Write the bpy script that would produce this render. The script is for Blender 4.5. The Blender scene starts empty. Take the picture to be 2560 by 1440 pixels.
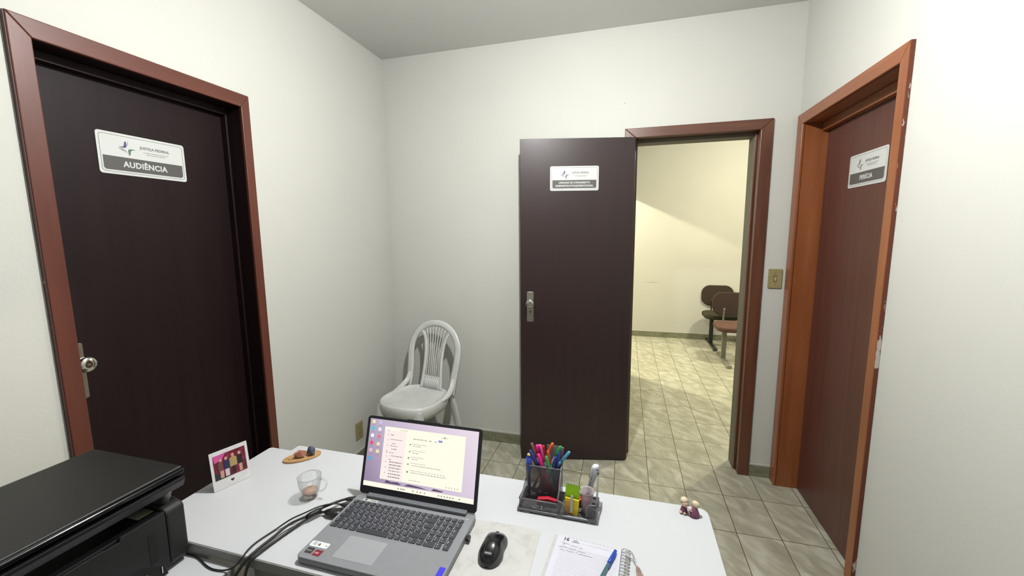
import bpy, bmesh, math, random
from mathutils import Vector, Matrix
random.seed(7)
SC = bpy.context.scene
COL = SC.collection
PI = math.pi

# ------------------------------------------------------------------ camera
F_PX, YAW, PITCH, ROLL = 1017.451, -0.2727, -0.1317, -0.0078
CAM = Vector((0.2358, -2.4437, 1.5200))
cy, sy, cp, sp = math.cos(YAW), math.sin(YAW), math.cos(PITCH), math.sin(PITCH)
fwd = Vector((sy*cp, cy*cp, sp)); rgt = Vector((cy, -sy, 0)); up = rgt.cross(fwd)
cr, sr = math.cos(ROLL), math.sin(ROLL)
r2 = cr*rgt + sr*up; u2 = -sr*rgt + cr*up
cd = bpy.data.cameras.new('camera'); cam = bpy.data.objects.new('camera', cd); COL.objects.link(cam)
cam.matrix_world = Matrix(((r2.x, u2.x, -fwd.x, CAM.x), (r2.y, u2.y, -fwd.y, CAM.y), (r2.z, u2.z, -fwd.z, CAM.z), (0, 0, 0, 1)))
cd.sensor_width = 36; cd.lens = 36*F_PX/2560; cd.clip_start = 0.02
SC.camera = cam

# ------------------------------------------------------------------ world, light, exposure
W = bpy.data.worlds.new('world'); SC.world = W; W.use_nodes = True
W.node_tree.nodes['Background'].inputs[0].default_value = (0.9, 0.93, 1.0, 1)
W.node_tree.nodes['Background'].inputs[1].default_value = 0.02
SC.view_settings.view_transform = 'Standard'; SC.view_settings.look = 'None'
SC.view_settings.gamma = 1; SC.view_settings.use_curve_mapping = False
SC.view_settings.exposure = 0.0
SC.cycles.use_denoising = True
SC.cycles.max_bounces = 14; SC.cycles.diffuse_bounces = 1; SC.cycles.glossy_bounces = 5
SC.cycles.transmission_bounces = 10; SC.cycles.transparent_max_bounces = 12
SC.cycles.sample_clamp_indirect = 8
LAMP = Vector((0.00, -1.24, 2.55))         # the bulb of this office
LAMP_W, LAMP_C = 119.0, (0.99, 0.99, 0.975)
FAR_LAMP = Vector((-1.02, 2.97, 2.66))     # bulb beyond the opening on the left of the waiting room
FAR_W, FAR_C = 205.0, (1.0, 0.95, 0.73)
WAIT_LAMP = Vector((2.05, 1.9, 2.62))      # bulb of the waiting room, right of the doorway
WAIT_W, WAIT_C = 105.0, (1.0, 0.955, 0.74)
def point(name, loc, w, c, r=0.045):
    l = bpy.data.lights.new(name, 'POINT'); l.energy = w; l.color = c; l.shadow_soft_size = r
    o = bpy.data.objects.new(name, l); o.location = loc; COL.objects.link(o); return o
point('passage_bulb_light', FAR_LAMP, FAR_W, FAR_C)
point('waiting_room_bulb_light', WAIT_LAMP, WAIT_W, WAIT_C)

# ------------------------------------------------------------------ helpers
def srgb(c):
    return tuple(((x/255)/12.92 if x/255 <= .04045 else ((x/255+.055)/1.055)**2.4) for x in c)
class NT:
    def __init__(s, name):
        s.m = bpy.data.materials.new(name); s.m.use_nodes = True; s.t = s.m.node_tree; s.b = s.t.nodes['Principled BSDF']
    def n(s, typ, **kw):
        nd = s.t.nodes.new(typ)
        for k, v in kw.items():
            if k.startswith('i_'):
                key = k[2:]; nd.inputs[int(key) if key.isdigit() else key.replace('_', ' ')].default_value = v
            else: setattr(nd, k, v)
        return nd
    def l(s, a, b): s.t.links.new(a, b)
    def math(s, op, a, b=None, c=None):
        nd = s.n('ShaderNodeMath', operation=op)
        for i, v in enumerate((a, b, c)):
            if v is None: continue
            if isinstance(v, (int, float)): nd.inputs[i].default_value = v
            else: s.l(v, nd.inputs[i])
        return nd.outputs[0]
    def ramp(s, fac, stops):
        nd = s.n('ShaderNodeValToRGB'); s.l(fac, nd.inputs[0]); e = nd.color_ramp.elements
        while len(e) < len(stops): e.new(.5)
        for k, (p, c) in zip(e, stops): k.position = p; k.color = (*c, 1)
        return nd.outputs[0]
    def noise(s, scale, detail=3, rough=.5, stretch=None, rot=(0, 0, 0), coord='Object'):
        tc = s.n('ShaderNodeTexCoord'); mp = s.n('ShaderNodeMapping'); s.l(tc.outputs[coord], mp.inputs[0])
        if stretch: mp.inputs['Scale'].default_value = stretch
        mp.inputs['Rotation'].default_value = rot
        nz = s.n('ShaderNodeTexNoise'); nz.inputs['Scale'].default_value = scale
        nz.inputs['Detail'].default_value = detail; nz.inputs['Roughness'].default_value = rough
        s.l(mp.outputs[0], nz.inputs[0]); return nz.outputs[0]
    def bump(s, h, strength, dist=.001):
        b = s.n('ShaderNodeBump'); b.inputs['Strength'].default_value = strength; b.inputs['Distance'].default_value = dist
        s.l(h, b.inputs['Height']); s.l(b.outputs[0], s.b.inputs['Normal'])
def lerp3(a, k): return tuple(min(1, x*k) for x in a)
def M(name, rgb, rough=.5, metal=0, var=.06, scale=40, spec=.5, bump=0, coat=0, **kw):
    t = NT(name); c = srgb(rgb); nz = t.noise(scale, 3)
    t.l(t.ramp(nz, [(.3, lerp3(c, 1-var)), (.7, lerp3(c, 1+var))]), t.b.inputs['Base Color'])
    t.b.inputs['Roughness'].default_value = rough; t.b.inputs['Metallic'].default_value = metal
    t.b.inputs['Specular IOR Level'].default_value = spec
    if coat: t.b.inputs['Coat Weight'].default_value = coat; t.b.inputs['Coat Roughness'].default_value = .08
    if bump: t.bump(t.noise(scale*6, 2), bump)
    for k, v in kw.items(): t.b.inputs[k.replace('_', ' ')].default_value = v
    return t.m
def emis(name, rgb, s=1.0):
    t = NT(name); c = srgb(rgb); t.b.inputs['Base Color'].default_value = (0.01, .01, .01, 1)
    t.b.inputs['Roughness'].default_value = .35
    t.b.inputs['Emission Color'].default_value = (*c, 1); t.b.inputs['Emission Strength'].default_value = s
    return t.m
def wood(name, dark, light, rough, axis='Z', grain=9, coat=.25):
    t = NT(name); st = {'Z': (grain, grain, .7), 'Y': (grain, .7, grain), 'X': (.7, grain, grain)}[axis]
    nz = t.noise(2.2, 5, .6, stretch=st)
    t.l(t.ramp(nz, [(.25, srgb(dark)), (.75, srgb(light))]), t.b.inputs['Base Color'])
    t.b.inputs['Roughness'].default_value = rough; t.b.inputs['Coat Weight'].default_value = coat
    t.b.inputs['Coat Roughness'].default_value = .25
    t.bump(nz, .12); return t.m

def box(bm, x0, x1, y0, y1, z0, z1, mi=0):
    vs = [bm.verts.new((x, y, z)) for x in (x0, x1) for y in (y0, y1) for z in (z0, z1)]
    fs = []
    for a in ((0, 1, 3, 2), (4, 6, 7, 5), (0, 4, 5, 1), (2, 3, 7, 6), (0, 2, 6, 4), (1, 5, 7, 3)):
        f = bm.faces.new([vs[i] for i in a]); f.material_index = mi; fs.append(f)
    return vs
def BX(*a, **k):
    bm = bmesh.new(); box(bm, *a, **k); return bm
def prism(bm, pts, a0, a1, plane='XY', mi=0):
    def co(u, v, w): return {'XY': (u, v, w), 'XZ': (u, w, v), 'YZ': (w, u, v)}[plane]
    lo = [bm.verts.new(co(u, v, a0)) for u, v in pts]; hi = [bm.verts.new(co(u, v, a1)) for u, v in pts]
    n = len(pts); fs = [bm.faces.new(lo[::-1]), bm.faces.new(hi)]
    for i in range(n): fs.append(bm.faces.new((lo[i], lo[(i+1) % n], hi[(i+1) % n], hi[i])))
    for f in fs: f.material_index = mi
    return bm
def rrect(w, h, r, cx=0, cy_=0, n=5):
    p = []
    for sx, sy_, a0 in ((1, 1, 0), (-1, 1, 90), (-1, -1, 180), (1, -1, 270)):
        for k in range(n+1):
            a = math.radians(a0+90*k/n); p.append((cx+sx*(w/2-r)+r*math.cos(a), cy_+sy_*(h/2-r)+r*math.sin(a)))
    return p
def ellipse(a, b, cx=0, cy_=0, n=24):
    return [(cx+a*math.cos(2*PI*i/n), cy_+b*math.sin(2*PI*i/n)) for i in range(n)]
def catmull(pts, k=6):
    P = [Vector(p) for p in pts]; out = []
    for i in range(len(P)-1):
        p0 = P[max(i-1, 0)]; p1 = P[i]; p2 = P[i+1]; p3 = P[min(i+2, len(P)-1)]
        for j in range(k):
            t = j/k
            out.append(.5*((2*p1)+(-p0+p2)*t+(2*p0-5*p1+4*p2-p3)*t*t+(-p0+3*p1-3*p2+p3)*t**3))
    out.append(P[-1]); return out
def tube(bm, pts, r, n=10, mi=0, closed=False, flat=1.0):
    P = [Vector(p) for p in pts]; rings = []; N = None; m = len(P)
    for i, p in enumerate(P):
        a = P[(i-1) % m] if (closed or i > 0) else p; b = P[(i+1) % m] if (closed or i < m-1) else p
        t = (b-a).normalized()
        if N is None: N = t.orthogonal().normalized() if abs(t.z) > .9 else t.cross(Vector((0, 0, 1))).normalized()
        N = (N-t*N.dot(t)).normalized(); B = t.cross(N)
        rr = r[i] if isinstance(r, (list, tuple)) else r
        rings.append([bm.verts.new(p+N*math.cos(2*PI*k/n)*rr+B*math.sin(2*PI*k/n)*rr*flat) for k in range(n)])
    for i in range(m if closed else m-1):
        A = rings[i]; B_ = rings[(i+1) % m]
        for k in range(n):
            f = bm.faces.new((A[k], A[(k+1) % n], B_[(k+1) % n], B_[k])); f.material_index = mi; f.smooth = True
    if not closed:
        for R_, rev in ((rings[0], True), (rings[-1], False)):
            f = bm.faces.new(R_[::-1] if rev else R_); f.material_index = mi
    return bm
def lathe(bm, prof, n=28, mi=0, c=(0, 0), close=True):
    rings = [[bm.verts.new((c[0]+r*math.cos(2*PI*k/n), c[1]+r*math.sin(2*PI*k/n), z)) for k in range(n)] for r, z in prof]
    for i in range(len(rings)-1):
        for k in range(n):
            f = bm.faces.new((rings[i][k], rings[i][(k+1) % n], rings[i+1][(k+1) % n], rings[i+1][k])); f.material_index = mi; f.smooth = True
    if close:
        if prof[0][0] > 1e-6: bm.faces.new(rings[0][::-1])
        if prof[-1][0] > 1e-6: bm.faces.new(rings[-1])
    return bm
def blob(bm, c, s, rot=None, sub=2, jit=0, mi=0, seed=0):
    rnd = random.Random(seed); r = bmesh.ops.create_icosphere(bm, subdivisions=sub, radius=1)
    for v in r['verts']:
        p = v.co.copy(); k = 1+jit*(rnd.random()-.5)
        p = Vector((p.x*s[0]*k, p.y*s[1]*k, p.z*s[2]*k))
        if rot: p = rot @ p
        v.co = p+Vector(c)
        for f in v.link_faces: f.material_index = mi; f.smooth = jit == 0
    return bm
def OB(name, bm, mats, parent=None, bev=0, seg=2, smooth=False, sub=0, loc=None, rot=None):
    bmesh.ops.recalc_face_normals(bm, faces=bm.faces[:])
    me = bpy.data.meshes.new(name); bm.to_mesh(me); bm.free()
    for m in (mats if isinstance(mats, (list, tuple)) else [mats]): me.materials.append(m)
    o = bpy.data.objects.new(name, me); COL.objects.link(o)
    if parent is not None: o.parent = parent
    if loc is not None: o.location = loc
    if rot is not None: o.rotation_euler = rot
    if smooth:
        for p in me.polygons: p.use_smooth = True
    if bev:
        md = o.modifiers.new('bevel', 'BEVEL'); md.width = bev; md.segments = seg; md.limit_method = 'ANGLE'; md.angle_limit = .6
        if smooth is not None: md.harden_normals = False
    if sub:
        md = o.modifiers.new('sub', 'SUBSURF'); md.levels = sub; md.render_levels = sub
    return o
def TH(name, label, cat, loc=(0, 0, 0), rz=0, group=None):
    o = bpy.data.objects.new(name, None); COL.objects.link(o); o.location = loc; o.rotation_euler = (0, 0, rz)
    o.empty_display_size = .05
    o['label'] = label; o['category'] = cat
    if group: o['group'] = group
    return o
def TAG(o, label, cat, group=None, kind=None):
    o['label'] = label; o['category'] = cat
    if group: o['group'] = group
    if kind: o['kind'] = kind
    return o
def ST(name, bm, mats, parent=None, **k):
    o = OB(name, bm, mats, parent, **k)
    if parent is None: o['kind'] = 'structure'
    return o
def txt_mesh(s, size, bold=0, align='CENTER', ext=.0003, space=1.0):
    cu = bpy.data.curves.new('t', 'FONT'); cu.body = s; cu.size = size; cu.align_x = align; cu.align_y = 'CENTER'
    cu.offset = bold; cu.extrude = ext; cu.space_character = space; cu.resolution_u = 3
    o = bpy.data.objects.new('t', cu); COL.objects.link(o)
    bpy.context.view_layer.update()
    me = bpy.data.meshes.new_from_object(o.evaluated_get(bpy.context.evaluated_depsgraph_get()))
    bpy.data.objects.remove(o); bpy.data.curves.remove(cu)
    return me
def TXT(name, s, size, mat, parent, loc, rot=(0, 0, 0), bold=0, align='CENTER', width=None, ext=.0003, space=1.0):
    me = txt_mesh(s, size, bold, align, ext, space)
    if width:
        xs = [v.co.x for v in me.vertices]; k = width/(max(xs)-min(xs))
        for v in me.vertices: v.co.x *= k
    me.materials.clear(); me.materials.append(mat); me.name = name
    o = bpy.data.objects.new(name, me); COL.objects.link(o); o.parent = parent; o.location = loc; o.rotation_euler = rot
    return o

# ------------------------------------------------------------------ materials
def wall_mat(name, rgb, mottle=.035):
    t = NT(name); c = srgb(rgb)
    t.l(t.ramp(t.noise(1.1, 4), [(.3, lerp3(c, 1-mottle)), (.7, lerp3(c, 1+mottle))]), t.b.inputs['Base Color'])
    t.b.inputs['Roughness'].default_value = .6; t.b.inputs['Specular IOR Level'].default_value = .35
    t.bump(t.noise(90, 4, .6), .35, .0015); return t.m
WALL = wall_mat('wall_paint_offwhite', (231, 231, 222), .02)
CEIL = wall_mat('ceiling_paint', (242, 242, 236), .02)
FARWALL = wall_mat('waiting_room_paint_cream', (232, 229, 217))
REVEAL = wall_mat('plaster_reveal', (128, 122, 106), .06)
def tile_mat():
    t = NT('floor_tiles'); geo = t.n('ShaderNodeNewGeometry'); sp_ = t.n('ShaderNodeSeparateXYZ'); t.l(geo.outputs['Position'], sp_.inputs[0])
    TX, TY_ = .205, .31375
    u = t.math('DIVIDE', sp_.outputs[0], TX); v = t.math('DIVIDE', sp_.outputs[1], TY_)
    fu = t.math('FRACT', u); fv = t.math('FRACT', v)
    du = t.math('MULTIPLY', t.math('MINIMUM', fu, t.math('SUBTRACT', 1, fu)), TX)
    dv = t.math('MULTIPLY', t.math('MINIMUM', fv, t.math('SUBTRACT', 1, fv)), TY_)
    d = t.math('MINIMUM', du, dv)
    cmb = t.n('ShaderNodeCombineXYZ'); t.l(t.math('FLOOR', u), cmb.inputs[0]); t.l(t.math('FLOOR', v), cmb.inputs[1])
    wn = t.n('ShaderNodeTexWhiteNoise'); t.l(cmb.outputs[0], wn.inputs[0])
    off = t.n('ShaderNodeVectorMath', operation='SCALE'); t.l(wn.outputs['Color'], off.inputs[0]); off.inputs[3].default_value = 9
    add = t.n('ShaderNodeVectorMath', operation='ADD'); t.l(geo.outputs['Position'], add.inputs[0]); t.l(off.outputs[0], add.inputs[1])
    mp = t.n('ShaderNodeMapping'); mp.inputs['Rotation'].default_value = (0, 0, math.radians(52)); t.l(add.outputs[0], mp.inputs[0])
    mp2 = t.n('ShaderNodeMapping'); mp2.inputs['Scale'].default_value = (1, 2.4, 1); t.l(mp.outputs[0], mp2.inputs[0])
    nz = t.n('ShaderNodeTexNoise'); nz.inputs['Scale'].default_value = 7; nz.inputs['Detail'].default_value = 4; nz.inputs['Roughness'].default_value = .5
    nz.inputs['Distortion'].default_value = .6; t.l(mp2.outputs[0], nz.inputs[0])
    c1 = t.ramp(nz.outputs[0], [(.33, srgb((174, 171, 148))), (.52, srgb((198, 195, 172))), (.72, srgb((226, 223, 206)))])
    mx = t.n('ShaderNodeMix', data_type='RGBA'); t.l(t.math('LESS_THAN', d, .0019), mx.inputs[0]); t.l(c1, mx.inputs[6])
    mx.inputs[7].default_value = (*srgb((98, 88, 62)), 1); t.l(mx.outputs[2], t.b.inputs['Base Color'])
    rg = t.math('ADD', t.math('MULTIPLY', t.math('LESS_THAN', d, .0019), .4), .33); t.l(rg, t.b.inputs['Roughness'])
    bp = t.math('MINIMUM', d, .003); t.bump(bp, .5, .3)
    return t.m
TILE = tile_mat()
def skirt_mat():
    t = NT('skirting_tile'); nz = t.noise(14, 5, .6, stretch=(1, 1, 2), rot=(0, .6, .4))
    geo = t.n('ShaderNodeNewGeometry'); s_ = t.n('ShaderNodeSeparateXYZ'); t.l(geo.outputs['Position'], s_.inputs[0])
    f = t.math('FRACT', t.math('DIVIDE', t.math('ADD', t.math('ADD', s_.outputs[0], s_.outputs[1]), .09), .31)); g = t.math('LESS_THAN', f, .008)
    c = t.ramp(nz, [(.3, srgb((122, 122, 98))), (.7, srgb((158, 156, 130)))])
    mx = t.n('ShaderNodeMix', data_type='RGBA'); t.l(g, mx.inputs[0]); t.l(c, mx.inputs[6]); mx.inputs[7].default_value = (*srgb((90, 88, 66)), 1)
    t.l(mx.outputs[2], t.b.inputs['Base Color']); t.b.inputs['Roughness'].default_value = .35; return t.m
SKIRT = skirt_mat()
CAULK = M('skirting_caulk', (222, 218, 206), .7)
LEAF_DARK = wood('door_leaf_dark_varnish', (38, 22, 24), (50, 30, 31), .42, 'Z', 12, .15)
LEAF_L = wood('door_leaf_black_brown', (24, 11, 14), (34, 17, 20), .5, 'Z', 12, 0); LEAF_L.node_tree.nodes['Principled BSDF'].inputs['Specular IOR Level'].default_value = .28
LEAF_R = wood('door_leaf_red_brown', (86, 48, 40), (108, 64, 54), .45, 'Z', 12, .15)
FR_L = {a: wood('frame_redbrown_'+a, (92, 46, 34), (114, 62, 48), .42, a) for a in 'XYZ'}
FR_B = {a: wood('frame_walnut_'+a, (84, 48, 34), (120, 74, 52), .38, a) for a in 'XYZ'}
FR_R = {a: wood('frame_orange_'+a, (140, 76, 38), (172, 104, 62), .40, a) for a in 'XYZ'}
def chipped(name, base, lo, hi):
    t = NT(name); nz = t.noise(9, 4, .6, stretch=(3, 3, .9)); c = t.ramp(nz, [(lo, srgb(base)), (hi, srgb((218, 208, 200)))])
    t.l(c, t.b.inputs['Base Color']); t.b.inputs['Roughness'].default_value = .5; return t.m
CHIP_R = chipped('frame_side_with_paint_flecks', (112, 58, 40), .62, .65)
CHIP_L = chipped('frame_side_faint_flecks', (84, 54, 50), .68, .72)
CHROME = M('worn_chrome', (205, 205, 200), .16, 1, .05, 90)
STEEL = M('brushed_plate', (176, 172, 160), .34, 1, .08, 120)
WHITE_TOP = M('white_laminate', (212, 214, 217), .42, 0, .012, 3, spec=.4)
EDGE = M('grey_edge_band', (150, 150, 146), .55)
APRON = M('grey_laminate', (134, 134, 124), .6)
BLACK = M('black_plastic', (13, 13, 15), .38, bump=.06)
BLACK_T = M('black_textured_plastic', (15, 15, 17), .55, bump=.35, scale=90)
BLACK_G = M('black_gloss_plastic', (12, 12, 16), .10)
VOID = M('dark_recess', (4, 4, 4), .8)
WHITE_P = M('white_gloss_plastic', (226, 228, 220), .22, spec=.5)
CREAM_P = M('aged_ivory_plastic', (172, 158, 112), .4)
IVORY2 = M('ivory_rocker', (196, 186, 144), .35)
HOLE = M('hole_dark', (60, 48, 22), .7)

# ------------------------------------------------------------------ room
YB, XL, XR, ZC = .262, -1.463, 1.146, 2.748
ZT = 2.154; ZI = 2.097
YF = -3.25; BT = .413                      # room behind the camera; far face of back wall
FX0, FX1, FY = -2.0, 3.0, 3.77
bm = bmesh.new(); box(bm, -2.2, FX1+.2, YF-.1, FY+.15, -.05, 0); ST('floor', bm, TILE)
ST('ceiling', BX(XL-.2, XR+.2, YF-.1, YB+.001, ZC, ZC+.08), CEIL)
ST('ceiling_far', BX(FX0-.2, FX1+.2, YB+.001, FY+.15, ZC, ZC+.08), FARWALL)
# back wall with doorway .276 .. .955
DX0, DX1 = .252, .978
bm = bmesh.new(); box(bm, XL-.15, DX0, YB, BT, 0, ZC); box(bm, DX1, FX1, YB, BT, 0, ZC); box(bm, DX0, DX1, YB, BT, 2.12, ZC)
ST('wall_back', bm, WALL)
LY0, LY1 = -1.615, -.897
bm = bmesh.new(); box(bm, XL-.15, XL, YF, LY0, 0, ZC); box(bm, XL-.15, XL, LY1, YB, 0, ZC); box(bm, XL-.15, XL, LY0, LY1, 2.12, ZC)
ST('wall_left', bm, WALL)
RY0, RY1 = -.66, .200
bm = bmesh.new(); box(bm, XR, XR+.16, YF, RY0, 0, ZC); box(bm, XR, XR+.16, RY1, YB, 0, ZC); box(bm, XR, XR+.16, RY0, RY1, 2.12, ZC)
ST('wall_right', bm, WALL)
ST('wall_front', BX(XL-.15, XR+.16, YF-.1, YF, 0, ZC), WALL)
def far_mat():
    t = NT('far_wall_paint_scuffed'); c = srgb((232, 229, 217))
    base = t.ramp(t.noise(1.4, 4), [(.3, lerp3(c, .955)), (.7, lerp3(c, 1.03))])
    geo = t.n('ShaderNodeNewGeometry'); s_ = t.n('ShaderNodeSeparateXYZ'); t.l(geo.outputs['Position'], s_.inputs[0])
    def band(o_, c0, w): return t.math('SUBTRACT', 1, t.math('MINIMUM', 1, t.math('ABSOLUTE', t.math('DIVIDE', t.math('SUBTRACT', o_, c0), w))))
    a = t.math('MULTIPLY', band(s_.outputs[0], .60, .14), band(s_.outputs[2], .806, .012))
    a = t.math('MULTIPLY', a, t.math('GREATER_THAN', t.noise(60, 3, stretch=(.3, 1, 3)), .47))
    mx = t.n('ShaderNodeMix', data_type='RGBA'); t.l(t.math('MULTIPLY', a, .8), mx.inputs[0]); t.l(base, mx.inputs[6]); mx.inputs[7].default_value = (*srgb((130, 116, 90)), 1)
    t.l(mx.outputs[2], t.b.inputs['Base Color']); t.b.inputs['Roughness'].default_value = .6; t.bump(t.noise(90, 4), .2, .001); return t.m
ST('wall_far', BX(FX0-.2, FX1+.2, FY, FY+.12, 0, ZC), far_mat())
ST('wall_far_right', BX(FX1, FX1+.12, YB, FY, 0, ZC), FARWALL)
bm = bmesh.new(); box(bm, .13, .235, BT, 2.06, 0, ZC); box(bm, .13, .235, 2.06, FY, 2.1, ZC)
ST('wall_far_left', bm, FARWALL)
ST('wall_passage', BX(FX0-.12, FX0, BT, FY, 0, ZC), FARWALL)

# baseboards
def base(name, x0, x1, y0, y1, h=.073, cap=.012, thin=None):
    bm = bmesh.new(); box(bm, x0, x1, y0, y1, .0005, h, 0); box(bm, x0, x1, y0, y1, h+.0002, h+cap, 1)
    return ST(name, bm, [SKIRT, CAULK], bev=.0015)
base('baseboard_back', XL+.0105, .211-.001, YB-.010, YB-.0005)
base('baseboard_back_right', 1.018, XR-.0005, YB-.010, YB-.0005)
base('baseboard_left', XL+.0005, XL+.010, -.874, YB-.0005)
base('baseboard_left_near', XL+.0005, XL+.010, YF+.001, -1.647)
base('baseboard_right', XR-.010, XR-.0005, YF+.001, -.688)
base('baseboard_far', .236, FX1-.001, FY-.011, FY-.0005, h=.08, cap=.008)

# door frames: casing boards with mitred corners on the wall face, jamb boards through the wall
def miter(bm, outer, inner, th0, th1, plane, which):
    (a0, b0, c0), (a1, b1, c1) = outer, inner   # (left, right, top)
    if which == 'left': p = [(a0, .001), (a1, .001), (a1, c1), (a0, c0)]
    elif which == 'right': p = [(b1, .001), (b0, .001), (b0, c0), (b1, c1)]
    else: p = [(a1, c1), (b1, c1), (b0, c0), (a0, c0)]
    prism(bm, p, th0, th1, plane)
# trim_2: back doorway
fr = ST('trim_2', BX(.2525, .276, YB+.001, .335, .001, 2.119), FR_B['Z']); fr['label'] = 'walnut brown frame of the open doorway in the back wall'
OB('jamb', BX(.955, .9775, YB+.001, .325, .001, 2.119), FR_B['Z'], fr)
OB('head_jamb', BX(.2765, .9545, YB+.001, .325, ZI, 2.119), FR_B['X'], fr)
OB('door_stop', BX(.943, .9548, YB+.045, .325, .001, ZI-.0005), FR_B['Z'], fr, bev=.002)
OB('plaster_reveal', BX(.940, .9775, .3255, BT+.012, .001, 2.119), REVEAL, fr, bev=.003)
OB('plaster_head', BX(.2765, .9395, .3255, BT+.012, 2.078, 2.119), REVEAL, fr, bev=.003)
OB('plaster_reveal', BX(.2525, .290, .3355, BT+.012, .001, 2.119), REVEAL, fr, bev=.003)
for w, a in (('left', 'Z'), ('right', 'Z'), ('top', 'X')):
    bm = bmesh.new(); miter(bm, (.211, 1.017, ZT), (.2765, .9545, ZI), YB-.014, YB-.0005, 'XZ', w)
    OB('casing', bm, FR_B[a], fr, bev=.003)
# trim_1: left door
fr = ST('trim_1', BX(XL-.149, XL-.001, LY1-.0215, LY1-.0005, .001, 2.119), LEAF_L); fr['label'] = 'red-brown door frame in the left wall'
OB('jamb', BX(XL-.149, XL-.001, LY0+.0005, LY0+.0215, .001, 2.119), LEAF_L, fr)
OB('head_jamb', BX(XL-.149, XL-.001, LY0+.0220, LY1-.0220, ZI, 2.119), LEAF_L, fr)
OB('door_stop', BX(XL-.0985, XL-.070, LY0+.0222, LY1-.0222, 2.066, ZI-.0005), LEAF_L, fr, bev=.002)
OB('door_stop', BX(XL-.0985, XL-.070, LY1-.033, LY1-.0220, .001, 2.0655), LEAF_L, fr, bev=.002)
OB('door_stop', BX(XL-.0985, XL-.070, LY0+.0220, LY0+.033, .001, 2.0655), LEAF_L, fr, bev=.002)
for w, a in (('left', 'Z'), ('right', 'Z'), ('top', 'Y')):
    bm = bmesh.new(); miter(bm, (-1.644, -.876, ZT), (LY0+.0218, LY1-.0218, ZI), XL+.0005, XL+.015, 'YZ', w)
    OB('casing', bm, FR_L[a], fr, bev=.003)
OB('casing_side', BX(XL+.001, XL+.0135, -1.6465, -1.6445, .001, ZT-.002), CHIP_L, fr)
# trim_3: right door
fr = ST('trim_3', BX(XR+.001, XR+.159, RY1-.0225, RY1-.0005, .001, 2.119), FR_R['Z']); fr['label'] = 'orange-brown door frame in the right wall'
OB('jamb', BX(XR+.001, XR+.159, RY0+.0005, RY0+.0225, .001, 2.119), FR_R['Z'], fr)
OB('head_jamb', BX(XR+.001, XR+.159, RY0+.0230, RY1-.0230, ZI, 2.119), FR_R['Y'], fr)
OB('door_stop', BX(XR+.080, XR+.1085, RY0+.0232, RY1-.0232, 2.052, ZI-.0005), FR_R['Y'], fr, bev=.002)
for w, a in (('left', 'Z'), ('right', 'Z'), ('top', 'Y')):
    bm = bmesh.new(); miter(bm, (-.685, .248, ZT), (RY0+.0228, RY1-.0228, ZI), XR-.015, XR-.0005, 'YZ', w)
    OB('casing', bm, FR_R[a], fr, bev=.003)
OB('casing_side', BX(XR-.0135, XR-.001, -.6875, -.6855, .001, ZT-.002), CHIP_R, fr)

# ------------------------------------------------------------------ door leaves (door_n) with long-plate knob sets
def handle(parent, loc, rz, dull=False):
    """face looks along local -Y"""
    h = OB('handle_plate', prism(bmesh.new(), rrect(.044, .195, .006), -.003, 0, 'XZ'), STEEL, parent, bev=.001, loc=loc, rot=(0, 0, rz))
    bm = bmesh.new(); lathe(bm, [(.013, 0), (.013, .012), (.010, .018), (.012, .024), (.024, .032), (.0265, .036), (.0265, .057), (.0225, .062), (.008, .063), (0.0, .062)], 24)
    bmesh.ops.rotate(bm, verts=bm.verts, cent=(0, 0, 0), matrix=Matrix.Rotation(PI/2, 3, 'X'))
    OB('knob', bm, CHROME, h, loc=(0, -.003, .031))
    bm = bmesh.new(); prism(bm, ellipse(.004, .004, 0, -.030, 12), -.0036, -.0030, 'XZ'); prism(bm, rrect(.004, .012, .0015, 0, -.037), -.0036, -.0030, 'XZ')
    OB('keyhole', bm, VOID, h)
    for z in (-.088, .088): OB('screw', prism(bmesh.new(), ellipse(.003, .003, 0, z, 10), -.0040, -.0030, 'XZ'), CHROME, h)
    return h
d1 = ST('door_1', BX(XL-.1345, XL-.0995, LY0+.023, LY1-.023, .006, 2.094), LEAF_L, bev=.0015)
d1['label'] = 'closed dark brown door in the left wall'
handle(d1, (XL-.0995, -1.549, 1.063), -PI/2 + PI)
d3 = ST('door_3', BX(XR+.110, XR+.145, RY0+.0235, RY1-.0235, .006, 2.094), LEAF_R, bev=.0015)
d3['label'] = 'closed red-brown door in the right wall'
# open middle leaf: hinge edge (.272,.229), free edge (-.411,.074)
HX, HY, FXX, FYY = .2725, .2285, -.4110, .0735
ang = math.atan2(HY-FYY, HX-FXX); WL = math.hypot(HX-FXX, HY-FYY)
d2 = bpy.data.objects.new('door_2', None); COL.objects.link(d2); d2['kind'] = 'structure'; d2['label'] = 'open dark brown door folded back against the back wall'
d2.location = (FXX, FYY, 0); d2.rotation_euler = (0, 0, ang)
lf = OB('leaf', BX(0, WL, 0, .034, .008, 2.098), LEAF_DARK, d2, bev=.0015)
handle(d2, (.062, -.0003, 1.053), 0)
handle(d2, (.062, .0343, 1.053), PI)
for z in (.25, 1.05, 1.85):
    OB('hinge', tube(bmesh.new(), [(WL+.005, .028, z), (WL+.005, .028, z+.075)], .004, 8), STEEL, d2)

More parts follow.
